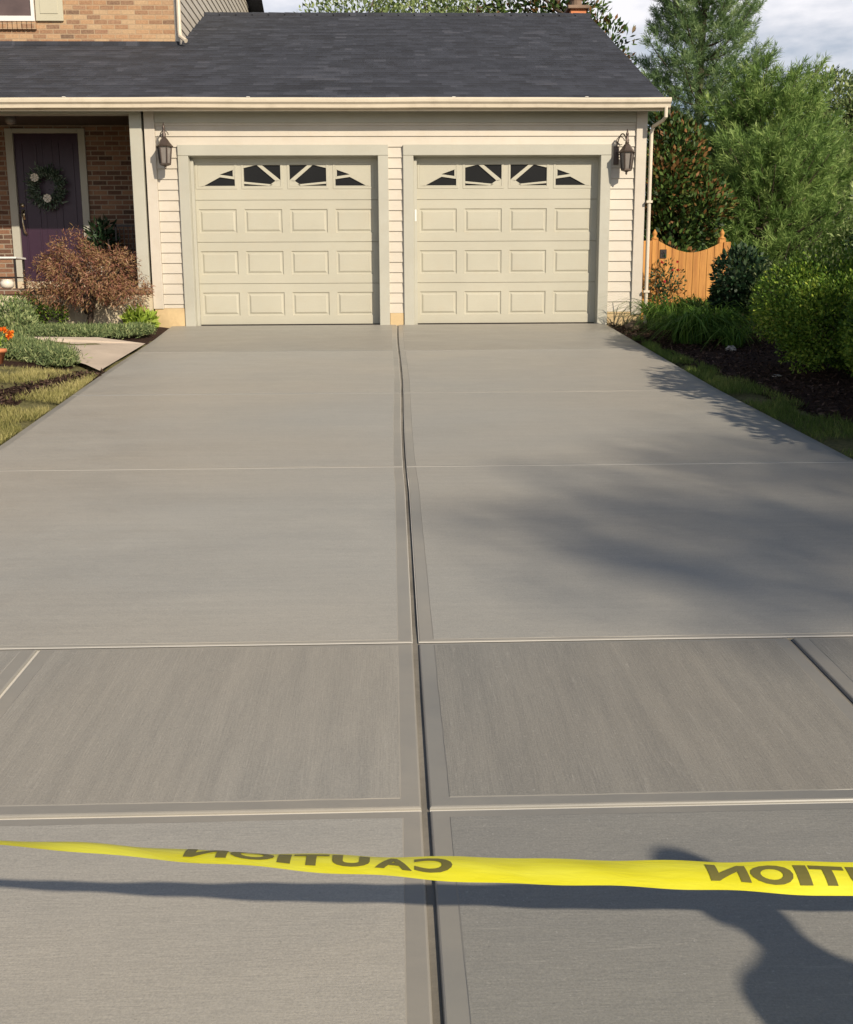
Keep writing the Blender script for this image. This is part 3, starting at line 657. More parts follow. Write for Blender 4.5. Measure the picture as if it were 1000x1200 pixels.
# ------------------------------------------------------------------ wall lanterns
def lantern(x, z, label, armx):
    t = thing('wall_lantern', label, 'lantern', 'black lanterns beside the garage doors', (x, 0, z)); Y = -.20
    m = MB(); m.box(armx-.035, armx+.035, -.035, -.016, -.13, .10, bev=.006); m.build('wall_plate', 'bronze', t)
    m = MB(); pts = []
    for i in range(15):
        a = math.pi*(1.15-1.3*i/14); pts.append((armx*(1-i/14), Y/2-.02+.5*abs(Y)*-math.cos(a)*-1*-1, .13+.11*math.sin(a)))
    m.tube(pts, .0085, 6)
    pts = [(armx, -.03, .02), (armx*.7, -.08, -.01), (armx*.5, -.13, .03), (armx*.3, -.17, .08), (0, Y, .11)]; m.tube(pts, .008, 6)
    m.tube([(armx*.6+.05*math.cos(q), -.07, .16+.05*math.sin(q)) for q in np.linspace(0, 5.2, 14)], .006, 6)
    m.build('scroll_arm', 'bronze', t, True)
    m = MB(); m.lathe([(.012, .10), (.030, .115), (.022, .13), (.028, .15), (.018, .17), (.016, .21), (.021, .225), (.012, .25), (.003, .29)], 0, Y, 10); m.build('finial', 'bronze', t, True)
    m = MB(); m.lathe([(.108, -.005), (.112, .005), (.098, .015), (.066, .055), (.046, .085), (.034, .10), (.02, .11)], 0, Y, 6); m.build('lantern_roof', 'bronze', t)
    m = MB(); m.lathe([(.082, -.005), (.060, -.205)], 0, Y, 6); m.build('glass', 'bulb', t)
    m = MB()
    for k in range(6):
        a = 2*math.pi*k/6; c_, s_ = math.cos(a), math.sin(a); m.tube([(.088*c_, Y+.088*s_, 0), (.066*c_, Y+.066*s_, -.205)], .010, 5)
    m.lathe([(.045, -.232), (.072, -.222), (.072, -.205), (.06, -.203)], 0, Y, 6); m.lathe([(.006, -.275), (.014, -.26), (.012, -.245), (.03, -.234)], 0, Y, 8)
    m.build('cage', 'bronze', t)
lantern(-2.93, 2.245, 'bronze wall lantern left of both garage doors, next to the porch', -.035)
lantern(2.965, 2.165, 'bronze wall lantern at the right corner of the garage, near the downspout', -.10)
t = thing('ceiling_light', 'small dark light fitting under the porch ceiling above the purple door', 'lamp', None, (-5.2, .9, 2.80))
m = MB(); m.lathe([(.08, -.02), (.08, 0)], 0, 0, 12); m.build('canopy', 'bronze', t); m = MB(); m.lathe([(.03, -.12), (.07, -.09), (.075, -.02)], 0, 0, 12); m.build('glass_shade', 'bulb', t, True)

# ------------------------------------------------------------------ porch things
t = thing('wreath', 'leafy wreath with two white flowers on the purple front door', 'wreath', None, (-5.01, DY-.02, 1.94))
n = 900; a = rng.random(n)*6.283; rr = .185+.045*rng.normal(size=n)
P = np.stack([rr*np.cos(a), -.03-.04*rng.random(n), rr*np.sin(a)*1.05], 1); D = np.stack([np.cos(a), -.5+0*a, np.sin(a)], 1)+rand_unit(n)*.9
leafmesh('foliage', P, D, rand_unit(n)+np.array([0, -1, 0]), .07, .02, rng.random(n), 'wreath', t)
for fx, fz in ((-.14, .13), (.02, -.155)):
    f = MB()
    for k in range(8):
        q = k*math.pi/4; f.poly([(fx, -.09, fz), (fx+.055*math.cos(q-.35), -.10, fz+.055*math.sin(q-.35)), (fx+.062*math.cos(q), -.105, fz+.062*math.sin(q)), (fx+.055*math.cos(q+.35), -.10, fz+.055*math.sin(q+.35))])
    f.lathe([(.014, 0), (.008, .012)], 0, 0, 8); 
    k0 = len(f.v)-16
    f.v[k0:] = [(fx+x, -.10-z, fz+y) for x, y, z in f.v[k0:]]
    f.build('flower', 'stoneware', t)
t = thing('side_table', 'small black metal porch table with a white top, left of the purple door', 'table', None, (-5.28, .30, .50))
bx('table_top', 'white', t, -.30, .28, -.2, .2, .385, .41, bev=.004)
for lx, ly in ((-.27, -.17), (.25, -.17), (-.27, .17), (.25, .17)): bx('leg', 'black', t, lx-.012, lx+.012, ly-.012, ly+.012, 0, .384)
bx('shelf', 'black', t, -.26, .24, -.16, .16, .14, .155)
def pumpkin(x, y, z, r, label):
    t = thing('pumpkin', label, 'pumpkin', None, (x, y, z)); m = MB(); NN = 32
    for i in range(13):
        ph = math.pi*i/12
        for k in range(NN):
            th = 2*math.pi*k/NN; q = r*(math.sin(ph)+.03)*(1-.07*abs(math.cos(th*5))**.5*-1-.08); m.v.append((q*math.cos(th), q*math.sin(th), r*.8+r*.78*-math.cos(ph)*(1-.12*(1-math.sin(ph)))))
    for i in range(12):
        for k in range(NN): m.f.append((i*NN+k, i*NN+(k+1) % NN, (i+1)*NN+(k+1) % NN, (i+1)*NN+k)); m.m.append(0)
    m.build('body', 'orange', t, True); m = MB(); m.tube([(0, 0, r*1.4), (0, .01, r*1.65), (.02, .02, r*1.85)], [.02, .013, .012], 7); m.build('stem', 'stem', t, True)
pumpkin(-5.40, .30, .912, .125, 'orange pumpkin on the white-topped porch table')
t = thing('planter', 'white glazed pot on the porch floor under the table', 'pot', None, (-5.16, .16, .50)); m = MB(); m.lathe([(.05, 0), (.085, .03), (.09, .08), (.07, .11), (.078, .118), (.06, .12)], 0, 0, 16); m.build('pot', 'stoneware', t, True)
# black porch chair
t = thing('porch_chair', 'black metal porch chair behind the red maple beside the corner post', 'chair', None, (-3.75, 1.0, .5))
bx('seat', 'black', t, -.22, .22, -.22, .22, .40, .43, bev=.006)
for lx, ly, h in ((-.2, -.2, .4), (.2, -.2, .4), (-.2, .2, .4), (.2, .2, .4)): bx('leg', 'black', t, lx-.013, lx+.013, ly-.013, ly+.013, 0, h)
m = MB(); m.box(-.21, .21, .2, .225, .86, .89); m.box(-.21, .21, .2, .225, .5, .52); m.box(-.213, -.19, .2, .225, .43, .9); m.box(.19, .213, .2, .225, .43, .9)
for i in range(6): m.box(-.16+i*.062, -.15+i*.062, .208, .22, .52, .86)
m.build('backrest', 'black', t)
m = MB(); m.tube([(-.21, .2, .66), (-.22, 0, .68), (-.22, -.18, .66), (-.2, -.2, .42)], .011, 6); m.build('armrest', 'black', t, True); m = MB(); m.tube([(.21, .2, .66), (.22, 0, .68), (.22, -.18, .66), (.2, -.2, .42)], .011, 6); m.build('armrest', 'black', t, True)
t = thing('potted_plant', 'dark green potted plant on the porch beside the purple door', 'plant', None, (-4.2, 1.35, .5)); m = MB(); m.lathe([(.10, 0), (.15, .3), (.16, .32), (.13, .32)], 0, 0, 16); m.build('pot', 'stoneware', t, True)
bush('foliage', 'laurel', t, [((0, 0, .62), (.22, .2, .33))], 500, .12, .035, .3)

# ------------------------------------------------------------------ fence with gate
t = thing('fence', 'orange cedar fence with scooped top and pointed post finials beside the garage', 'fence', None, (0, .9, 0))
def fpost(x, zt):
    m = MB(); m.box(x-.045, x+.045, -.03, .06, -.15, zt-.13, bev=.004); p_ = m.build('post', 'cedar', t)
    m = MB(); m.lathe([(.05, zt-.13), (.055, zt-.115), (.03, zt-.10), (.022, zt-.085), (.034, zt-.06), (.034, zt-.04), (.018, zt-.015), (.004, zt+.01)], x, .015, 12); m.build('finial', 'cedar', p_, True)
fpost(3.632, 1.27); fpost(4.587, 1.27)
def boards(a, b, top, nm='boards'):
    m = MB(); nb = max(1, round((b-a)/.098)); w = (b-a)/nb
    for i in range(nb):
        x0 = a+i*w+.003; x1 = a+(i+1)*w-.003; zz0, zz1 = top(x0), top(x1); d = random.uniform(0, .006)
        m.poly([(x0, -.045-d, .0), (x1, -.045-d, .0), (x1, -.045-d, zz1), (x0, -.045-d, zz0)]); m.poly([(x0, -.045-d, zz0), (x1, -.045-d, zz1), (x1, -.022, zz1), (x0, -.022, zz0)])
        m.poly([(x1, -.045-d, 0), (x1, -.022, 0), (x1, -.022, zz1), (x1, -.045-d, zz1)]); m.poly([(x0, -.022, 0), (x0, -.045-d, 0), (x0, -.045-d, zz0), (x0, -.022, zz0)]); m.poly([(x1, -.022, 0), (x0, -.022, 0), (x0, -.022, zz0), (x1, -.022, zz1)])
    return m.build(nm, 'cedar', t)
boards(3.32, 3.672, lambda x: 1.12-.3*(x-3.6)**2*0)
boards(3.672, 4.57, lambda x: .955+.155*abs((x-4.14)/.45)**1.7, 'gate')
boards(4.60, 4.70, lambda x: 1.10)
m = MB(); m.box(3.32, 4.68, -.02, .02, .25, .33); m.box(3.32, 4.68, -.02, .02, .8, .88); m.build('rail', 'cedar', t)
m = MB(); m.box(3.70, 3.79, -.062, -.052, .88, 1.0, bev=.002); m.box(3.738, 3.752, -.07, -.062, .90, .985); m.box(3.72, 3.77, -.07, -.062, .945, .958); m.build('ornament', 'black', t)

# ------------------------------------------------------------------ shrubs, right side
def shrub(name, label, cat, mat, base, blobs, n, ln, wd, group=None, stem='bark', nst=6, **k):
    t = thing(name, label, cat, group, base)
    bush('foliage', mat, t, blobs, n, ln, wd, **k)
    tops = [(b[0][0]+random.uniform(-.4, .4)*b[1][0], b[0][1]+random.uniform(-.4, .4)*b[1][1], b[0][2]+.2*b[1][2]) for b in blobs for _ in range(max(1, nst//len(blobs)))]
    stems('stem', stem, t, (0, 0, -.1), tops, .022); return t
shrub('boxwood', 'large bright green clipped shrub nearest the driveway on the right', 'shrub', 'boxwood', (4.05, -4.45, gz(-4.45)+.05),
      [((0, .0, .58), (.62, .6, .56)), ((-.32, .2, .62), (.38, .45, .42)), ((.3, -.15, .58), (.5, .55, .5)), ((-.1, -.2, .45), (.55, .5, .45))], 34000, .036, .02, clump=8, gap=.42, shell=.62, up=.6)
shrub('boxwood', 'bright green clipped shrub cut by the right edge of the photo', 'shrub', 'boxwood', (4.2, -5.55, gz(-5.55)+.05),
      [((.05, 0, .52), (.55, .5, .48)), ((.55, .1, .55), (.5, .5, .5))], 24000, .036, .02, clump=8, gap=.42, shell=.62, up=.6)
shrub('laurel', 'dark glossy rounded shrub against the right end of the cedar fence', 'shrub', 'laurel', (4.10, -1.45, gz(-1.5)+.04),
      [((0, 0, .66), (.36, .36, .36)), ((.05, .1, .38), (.33, .33, .34))], 4200, .07, .036, clump=6, gap=.3, up=.5)
shrub('azalea', 'loose olive green twiggy shrub behind the bright clipped shrub', 'shrub', 'azalea', (4.62, -2.3, gz(-2.3)+.04),
      [((0, 0, .66), (.55, .5, .42)), ((.5, .2, .6), (.5, .5, .38)), ((-.2, 0, .4), (.45, .45, .4))], 7500, .05, .016, clump=6, gap=.25, shell=.35, up=.8)
shrub('holly', 'dark bushy shrub at the right edge behind the clipped shrubs', 'shrub', 'laurel', (5.9, -1.7, gz(-1.7)+.04),
      [((0, 0, .75), (.7, .6, .62)), ((.8, .3, .7), (.7, .6, .6))], 6000, .07, .03, clump=5, gap=.3)
# daylilies
def blades(name, mat, parent, n, h, w, spread, lean=.6, ctr=(0, 0), zf=None):
    V = []; Fc = []; T = []
    for i in range(n):
        a = random.uniform(0, 6.283); r_ = spread*math.sqrt(random.random()); bx_, by_ = ctr[0]+r_*math.cos(a), ctr[1]+r_*math.sin(a)
        bz = zf(bx_, by_) if zf else 0
        az = a+random.uniform(-.9, .9); hh = h*random.uniform(.6, 1.15); ln_ = lean*hh*random.uniform(.2, 1.1); ww = w*random.uniform(.7, 1.2)
        cx_, sx_ = math.cos(az), math.sin(az); px_, py_ = -sx_*ww/2, cx_*ww/2; b = len(V)
        droop = random.random()
        for k, (f, u) in enumerate(((0, -.03), (.25, .45), (.62, .82-.15*droop), (.9, .92-.5*droop), (1.12, .72-.75*droop))):
            wv = (1, 1, .85, .5, .05)[k]; x_, y_, z_ = bx_+cx_*ln_*f*f, by_+sx_*ln_*f*f, bz+hh*u
            V += [(x_-px_*wv, y_-py_*wv, z_), (x_+px_*wv, y_+py_*wv, z_)]
        t0 = random.random()
        for k in range(4): Fc.append((b+2*k, b+2*k+1, b+2*k+3, b+2*k+2)); T.append(min(1, max(0, t0*.7+.1*k)))
    me = bpy.data.meshes.new(name); me.from_pydata(V, [], Fc); at = me.attributes.new('tint', 'FLOAT', 'FACE'); at.data.foreach_set('value', T); me.materials.append(Mt[mat])
    o = bpy.data.objects.new(name, me); C.objects.link(o); o.parent = parent; return o
for (x, y, h, s_, lab) in ((3.42, -.75, .42, .24, 'grassy daylily clump hard against the garage corner downspout'), (3.95, -.35, .42, .28, 'light green daylily clump in front of the cedar gate'), (3.38, -2.05, .42, .20, 'daylily clump at the driveway edge, third from the garage'), (3.72, -1.75, .44, .20, 'dark arching daylily clump in front of the glossy round shrub'), (3.72, -2.55, .30, .12, 'smallest daylily clump, at the corner of the mulch bed by the bright shrub')):
    t = thing('daylily', lab, 'plant', 'daylily clumps beside the garage', (x, y, gz(y)+.01)); blades('leaves', 'daylily', t, 420 if s_ > .15 else 150, h, .015, s_, 1.9)
# rose against the fence
t = thing('rose_bush', 'small rose bush with red blooms against the cedar fence', 'shrub', None, (3.72, .70, .0))
bush('foliage', 'laurel', t, [((0, 0, .68), (.16, .10, .2)), ((.12, 0, .5), (.2, .12, .2)), ((-.1, 0, .35), (.2, .12, .3))], 480, .06, .025, .3)
stems('stem', 'bark', t, (0, 0, 0), [(.1, 0, .7), (-.1, 0, .75), (0, 0, .5)], .01)
for q in range(5):
    x, z = random.uniform(-.12, .2), random.uniform(.55, .85); P = np.tile([x, -.14, z], (22, 1))+rng.normal(size=(22, 3))*.005; leafmesh('bloom', P, rand_unit(22), rand_unit(22), .02, .02, rng.random(22), 'rose', t)
# trees right
def twigs_tree(name, label, cat, mat, base, blobs, n, ln, wd, trunk_h, tr, group=None, stem='bark', **k):
    t = thing(name, label, cat, group, base)
    bush('crown', mat, t, blobs, n, ln, wd, **k)
    m = MB(); m.tube([(random.uniform(-.02, .02)*i, random.uniform(-.02, .02)*i, trunk_h*i/7) for i in range(8)], [tr*(1-.8*i/7) for i in range(8)], 9)
    for b in blobs:
        for _ in range(4):
            c_ = Vector(b[0]); rr_ = b[1]; e_ = c_+Vector((random.uniform(-.7, .7)*rr_[0], random.uniform(-.7, .7)*rr_[1], random.uniform(-.5, .7)*rr_[2])); s_ = Vector((0, 0, max(.2, min(trunk_h*.9, e_.z-.5*abs(e_.x)-.3*abs(e_.y)))))
            mid = s_.lerp(e_, .5)+Vector((0, 0, .12)); m.tube([s_, mid, e_], [tr*.3, tr*.18, tr*.05], 6)
    m.build('trunk', stem, t, True); return t
twigs_tree('magnolia', 'dark glossy tree with brown leaf undersides behind the right garage corner', 'tree', 'magnolia', (4.55, 3.6, 0.0),
    [((0, 0, 2.55), (.5, .6, .6)), ((-.2, 0, 2.1), (.6, .7, .7)), ((.3, 0, 1.7), (.62, .7, .7)), ((-.1, 0, 1.1), (.8, .8, .8)), ((-.1, .2, 3.0), (.3, .35, .3))], 18000, .10, .05, 3.4, .10, clump=4, gap=.3, shell=.45, up=.6, tvar=.3)
def pine(name, label, mat, base, hgt, rad, ntuft, group=None, seed=1, top_shape=.8, nlen=.15):
    """soft-needled pine: whorled rising limbs carrying plumes of needles"""
    rs = np.random.default_rng(seed); t = thing(name, label, 'tree', group, base); m = MB()
    m.tube([(.05*math.sin(i*.9), .05*math.cos(i*1.3), hgt*i/10) for i in range(11)], [rad*.075*(1-.93*i/10)+.012 for i in range(11)], 8)
    P = []; D = []; z = .25
    while z < hgt*.97:
        f = z/hgt; L0 = rad*(1-f)**top_shape*(1.0 if f > .12 else .8); nb = rs.integers(5, 8); a0 = rs.random()*6.28
        for b in range(nb):
            a = a0+6.283*b/nb+rs.normal()*.2; Lb = L0*(.62+.55*rs.random())+.12; rise = .28+.55*f+rs.normal()*.08
            pts = []; K = 6
            for k in range(K+1):
                s_ = k/K; pts.append(np.array([math.cos(a)*Lb*s_, math.sin(a)*Lb*s_, z+Lb*(rise*s_-.25*s_*(1-s_)*2)]))
            m.tube([tuple(q) for q in pts], [max(.006, .035*Lb/max(rad, 1)*(1-.85*k/K)) for k in range(K+1)], 5)
            dirv = pts[-1]-pts[0]; dirv /= np.linalg.norm(dirv); side = np.array([-math.sin(a), math.cos(a), 0])
            nt_ = max(8, int(Lb*26))
            for q in range(nt_):
                s_ = .08+.92*rs.random()**.8; k = min(K-1, int(s_*K)); fq = s_*K-k; pp = pts[k]*(1-fq)+pts[k+1]*fq
                lat = rs.normal()*.30*Lb*(1.15-s_)+rs.normal()*.06; d = dirv*.8+side*np.sign(lat)*.6+np.array([0, 0, .55])+rs.normal(size=3)*.25
                pp = pp+side*lat+dirv*abs(lat)*.4+np.array([0, 0, rs.normal()*.07+abs(lat)*.15])
                P.append(pp); D.append(d/np.linalg.norm(d))
            P.append(pts[-1]); D.append(dirv+np.array([0, 0, .5]))
        z += max(.16, (.24*(1-f)+.13)*hgt/8)
    P.append(np.array([0, 0, hgt])); D.append(np.array([0, 0, 1.]))
    P = np.array(P); D = np.array(D); D /= np.linalg.norm(D, axis=1)[:, None]
    if len(P) > ntuft:
        ix = rs.choice(len(P), ntuft, replace=False); P, D = P[ix], D[ix]
    T0 = np.clip(.42+rs.normal(size=len(P))*.2, 0, 1)
    nn = 30; n = len(P)*nn; s_ = rs.random((len(P), nn))
    base_ = (P[:, None, :]+D[:, None, :]*(s_[..., None]*.24-.06)).reshape(-1, 3)
    dd = (np.repeat(D, nn, 0)*.9+rs.normal(size=(n, 3))*.55); dd /= np.linalg.norm(dd, axis=1)[:, None]
    leafmesh('crown', base_, dd, rs.normal(size=(n, 3)), nlen*(.6+.6*rs.random(n)), .0135, (np.repeat(T0, nn)+rs.normal(size=n)*.12+s_.ravel()*.2), mat, t, .1)
    m.build('trunk', 'bark', t, True); return t
pine('pine_tree', 'tall soft-needled pine rising out of the top of the photo, right of the roof', 'pine2', (6.75, 10, 0), 9.8, 1.95, 11000, 'pines behind the fence', 3, .55)
pine('pine_tree', 'broad shorter pine with yellow green plumes in front of the tall one', 'pine', (7.45, 7.6, 0), 4.5, 2.1, 4200, 'pines behind the fence', 5, .55)
pine('pine_tree', 'low full pine filling the gap above the right end of the fence', 'pine', (6.7, 5.2, 0), 2.9, 1.5, 1800, 'pines behind the fence', 8, .5)
twigs_tree('broadleaf_tree', 'silvery green broadleaf tree at the far right edge behind the pines', 'tree', 'grey', (11.3, 13, 0),
    [((0, 0, 4.4), (1.5, 1.5, 1.5)), ((-1.3, 0, 3.2), (1.3, 1.4, 1.4)), ((1.2, 0, 3.6), (1.6, 1.5, 1.6)), ((0, 0, 1.6), (2.4, 1.6, 1.8)), ((-.6, 0, 5.2), (.9, .8, .7))], 30000, .13, .05, 5, .16, clump=3.2, gap=.4, shell=.35)
twigs_tree('broadleaf_tree', 'low grey green tree at the right edge between the pines and the clipped shrubs', 'tree', 'grey', (8.7, 4.2, 0),
    [((0, 0, 1.7), (1.2, 1.0, 1.0)), ((-.6, 0, .9), (1.3, 1.0, .95)), ((.9, 0, 2.3), (1.1, 1.0, 1.0))], 9000, .10, .04, 2.4, .10, clump=4, gap=.22, shell=.4)
# trees behind the roof
twigs_tree('magnolia', 'brown-tinged tree beyond the right end of the ridge, behind the chimney', 'tree', 'magnolia', (4.5, 15, 0),
    [((-.2, 0, 7.6), (1.3, 1.2, 1.3)), ((.7, 0, 6.6), (1.05, 1.2, 1.1)), ((0, 0, 5.2), (1.6, 1.4, 1.6)), ((-1.2, 0, 7.8), (1.0, 1.0, 1.2)), ((1.3, 0, 5.6), (.8, .8, .9))], 9000, .17, .075, 8.5, .2, clump=3, gap=.25, shell=.35, up=.6, tvar=.3)
for i, (x, y, h, lab) in enumerate(((-.9, 20, 9.9, 'grey green treetop showing above the left part of the roof ridge'), (1.0, 21, 10.4, 'treetop above the middle of the roof ridge'), (2.5, 19, 9.8, 'treetop above the ridge just left of the brown-tinged tree'))):
    twigs_tree('background_tree', lab, 'tree', 'grey', (x, y, 0), [((0, 0, h-1.3), (1.5, 1.5, 1.4)), ((-.8, 0, h-2.0), (1.4, 1.4, 1.3)), ((.9, 0, h-2.2), (1.3, 1.4, 1.3)), ((0, 0, h-3.6), (2.0, 1.8, 2.0))], 8000, .16, .07, h-1, .22, 'trees beyond the roof', clump=3, gap=.25, shell=.35)
# far trees that close the view at both sides
for i, (x, y, h, lab) in enumerate(((17, 24, 7.5, 'distant green tree beyond the right edge'), (23, 16, 7, 'distant tree outside the right edge, nearer the street'), (14, 30, 8, 'far green treetop low behind the silvery tree'))):
    twigs_tree('distant_tree', lab, 'tree', 'grey', (x, y, 0), [((0, 0, h*.62), (2.6, 2.6, h*.36)), ((-1.4, 0, h*.45), (2.0, 2.0, h*.32)), ((1.6, 0, h*.42), (2.2, 2.0, h*.3))], 7000, .24, .12, h*.8, .25, 'distant trees', clump=2, gap=.3, shell=.5)

# ------------------------------------------------------------------ plants, left side
t = thing('japanese_maple', 'low domed red-brown laceleaf maple in front of the porch', 'tree', None, (-3.98, -.35, gz(-.35)+.02))
P, u, lump = sample_blobs([((0, 0, .62), (.60, .48, .50)), ((-.10, -.05, .90), (.40, .38, .32)), ((.32, -.05, .70), (.36, .38, .38)), ((-.46, -.08, .50), (.34, .36, .36)), ((.56, -.08, .46), (.28, .28, .26)), ((-.28, -.2, .68), (.3, .3, .3)), ((.12, -.3, .52), (.3, .24, .3))], 24000, .5, 9, .08)
k = (P[:, 2] > .22+.15*rng.random(len(P))); P, u, lump = P[k], u[k], lump[k]; n = len(P)
leafmesh('crown', P, u*.7+rand_unit(n)*.75+np.array([0, 0, -.5]), u+rand_unit(n)*.6, .055*(.4+1.3*rng.random(n)**2), .013, .45+.2*lump+rng.normal(size=n)*.22, 'maple', t, .2)
m = MB()
for q in range(14):
    a = q*.45+random.random(); L_ = random.uniform(.3, .5); m.tube([(0, 0, 0 if q < 2 else .2), (.05*math.cos(a), .05*math.sin(a), .28), (L_*.55*math.cos(a), L_*.5*math.sin(a), .55+random.uniform(0, .2)), (L_*math.cos(a), L_*.9*math.sin(a), .6+random.uniform(-.15, .25))], [.045, .035, .02, .006], 7)
m.build('trunk', 'bark', t, True)
shrub('boxwood', 'small dark green shrub under the left side of the red maple', 'shrub', 'boxwood', (-4.78, -.30, gz(-.3)+.02), [((0, 0, .22), (.24, .22, .24)), ((.3, -.05, .15), (.25, .2, .18))], 2200, .035, .018, clump=9)
shrub('spirea', 'rounded light green shrub at the left edge of the photo beside the walk', 'shrub', 'juniper', (-4.72, -1.25, gz(-1.25)+.02), [((0, 0, .22), (.36, .34, .26)), ((-.45, 0, .24), (.4, .4, .27)), ((.2, -.15, .12), (.25, .25, .16))], 6500, .05, .016, clump=8, shell=.4, up=.8)
def cover(label, pts, n, h=.1, mat='juniper', ln=.055):
    P = []
    for _ in range(n):
        c_ = random.choice(pts); P.append((c_[0]+random.gauss(0, c_[2]*.5), c_[1]+random.gauss(0, c_[3]*.5)))
    P = np.array([(x, y, gz(y)+.02+.06*min(1, max(0, (-x-2.95)/1.2))+h*random.random()**1.5) for x, y in P if x < XL(y)-.05]); n = len(P)
    o = leafmesh('groundcover', P, rand_unit(n)+np.array([.0, -.1, .9]), rand_unit(n), ln*(.6+.8*rng.random(n)), .010, .5+rng.normal(size=n)*.25, mat, None); tag(o, label, 'groundcover', None, 'stuff'); return o
cover('blue-green low juniper carpet between the walk and the maple', [(-3.5, -1.2, .3, .2), (-3.95, -1.35, .35, .2), (-4.4, -1.5, .35, .25), (-3.2, -1.0, .15, .15), (-4.0, -1.5, .5, .15)], 26000, .08)
cover('blue-green trailing juniper on the near side of the walk', [(-3.95, -2.95, .3, .3), (-3.6, -3.3, .22, .22), (-4.35, -2.7, .4, .4), (-3.4, -3.55, .12, .16), (-4.2, -3.2, .3, .2)], 22000, .11)
t = thing('hosta', 'lime green leafy plant at the foot of the garage corner', 'plant', None, (-3.33, -.32, gz(-.3)+.01)); bush('leaves', 'hosta', t, [((0, 0, .10), (.20, .16, .15))], 420, .10, .04, .3, up=.9)
for (x, y, lab) in ((-4.13, -3.2, 'orange blooms at the left edge of the photo above the terracotta pot'), (-4.25, -3.35, 'orange blooms just outside the left edge beside the juniper')):
    t = thing('marigold', lab, 'plant', 'orange flowers by the walk', (x, y, gz(y)+.08)); bush('foliage', 'hosta', t, [((0, 0, .12), (.16, .15, .13))], 450, .05, .016, .3)
    for q in range(9):
        c_ = np.array([random.uniform(-.14, .14), random.uniform(-.14, .1), random.uniform(.15, .27)]); P = np.tile(c_, (26, 1)); leafmesh('bloom', P, rand_unit(26)+np.array([0, -.2, .4]), rand_unit(26), .042, .026, rng.random(26), 'marigold', t)
t = thing('flower_pot', 'terracotta pot at the left edge of the lawn', 'pot', None, (-4.02, -3.62, gz(-3.6)+.04)); m = MB(); m.lathe([(.06, 0), (.10, .13), (.115, .13), (.115, .165), (.09, .165), (.085, .14)], 0, 0, 18); m.build('pot', 'terracotta', t, True)
# grass blades
def grass(label, n, sampler, mat, h=.05, w=.004):
    P = []
    while len(P) < n:
        q = sampler()
        if q: P.append(q)
    P = np.array(P); D = rand_unit(n)*.55+np.array([0, 0, 1.0]); nn = rand_unit(n)
    pn = np.sin(P[:, 0]*3.1+P[:, 1]*1.7)+np.sin(P[:, 0]*7.3-P[:, 1]*5.1)
    o = leafmesh('grass', P, D, nn, h*(.5+rng.random(n)), w, .45+.12*pn+rng.normal(size=n)*.2, mat, None, .15); return tag(o, label, 'grass', None, 'stuff')
def sl():
    y = random.uniform(-8.5, -3.9); d = random.random()
    xe = XL(y)-.03; x = xe-d**1.4*2.2
    xl_ = float(np.interp(y, [-7.5, -6.2, -5.2, -4.3, -3.8], [-3.95, -3.55, -3.42, -3.15, -3.02])); wl_ = float(np.interp(y, [-7.5, -6, -5, -3.8], [.08, .13, .2, .15]))
    if abs(x-xl_) < wl_+random.gauss(0, .06) and y > -7.2: return None
    if math.sin(x*5.3+y*3)+math.sin(x*2.1-y*7.7) < -1.1+random.random()*.5: return None
    return (x, y, gz(y)-.02+.09*min(1, max(0, (-x-2.95)/1.2)))
grass('pale dry lawn grass along the left edge of the driveway', 42000, sl, 'grass')
def srr():
    y = random.uniform(-9.5, -1.6); xe = XR(y)+.015; er = float(np.interp(y, [-12, -7.6, -6, -4.5, -3.2, -2, 0], [3.7, 3.38, 3.2, 3.08, 2.95, 2.87, 2.78]))
    x = xe+random.random()*max(.05, er-xe+.05)
    if math.sin(x*9+y*4)+math.sin(x*4.1-y*6.7) < -.9+random.random()*.6: return None
    return (x, y, gz(y)-.025+.09*min(1, max(0, (x-2.95)/1.2)))
grass('strip of green grass between the driveway and the mulch bed on the right', 15000, srr, 'grass2', .06)
def chips(label, n, sampler):
    P = np.array([sampler() for _ in range(n)]); D = rand_unit(n)*np.array([1, 1, .35]); o = leafmesh('mulch', P, D, rand_unit(n)+np.array([0, 0, 1.2]), .05*(.4+rng.random(n)), .016, rng.random(n)**1.3, 'mulchchip', None, .1); return tag(o, label, 'mulch', None, 'stuff')
def sm():
    y = random.uniform(-8.5, .6); er = float(np.interp(y, [-12, -7.6, -6, -4.5, -3.2, -2, 0], [3.7, 3.38, 3.2, 3.08, 2.95, 2.87, 2.8])); x = er+random.random()**1.5*2.5
    return (x, y, gz(y)-.02+random.random()*.03+.09*min(1, max(0, (x-2.95)/1.2)))
chips('dark shredded bark mulch over the bed right of the driveway', 14000, sm)
def sm2():
    y = random.uniform(-7.2, -3.75); xl_ = float(np.interp(y, [-7.5, -6.2, -5.2, -4.3, -3.8], [-3.95, -3.55, -3.42, -3.15, -3.02])); x = xl_+random.gauss(0, .1)
    return (min(x, XL(y)-.03), y, gz(y)-.018+random.random()*.015+.09*min(1, max(0, (-x-2.95)/1.2)))
chips('brown mulch strip crossing the dry lawn left of the driveway', 3500, sm2)
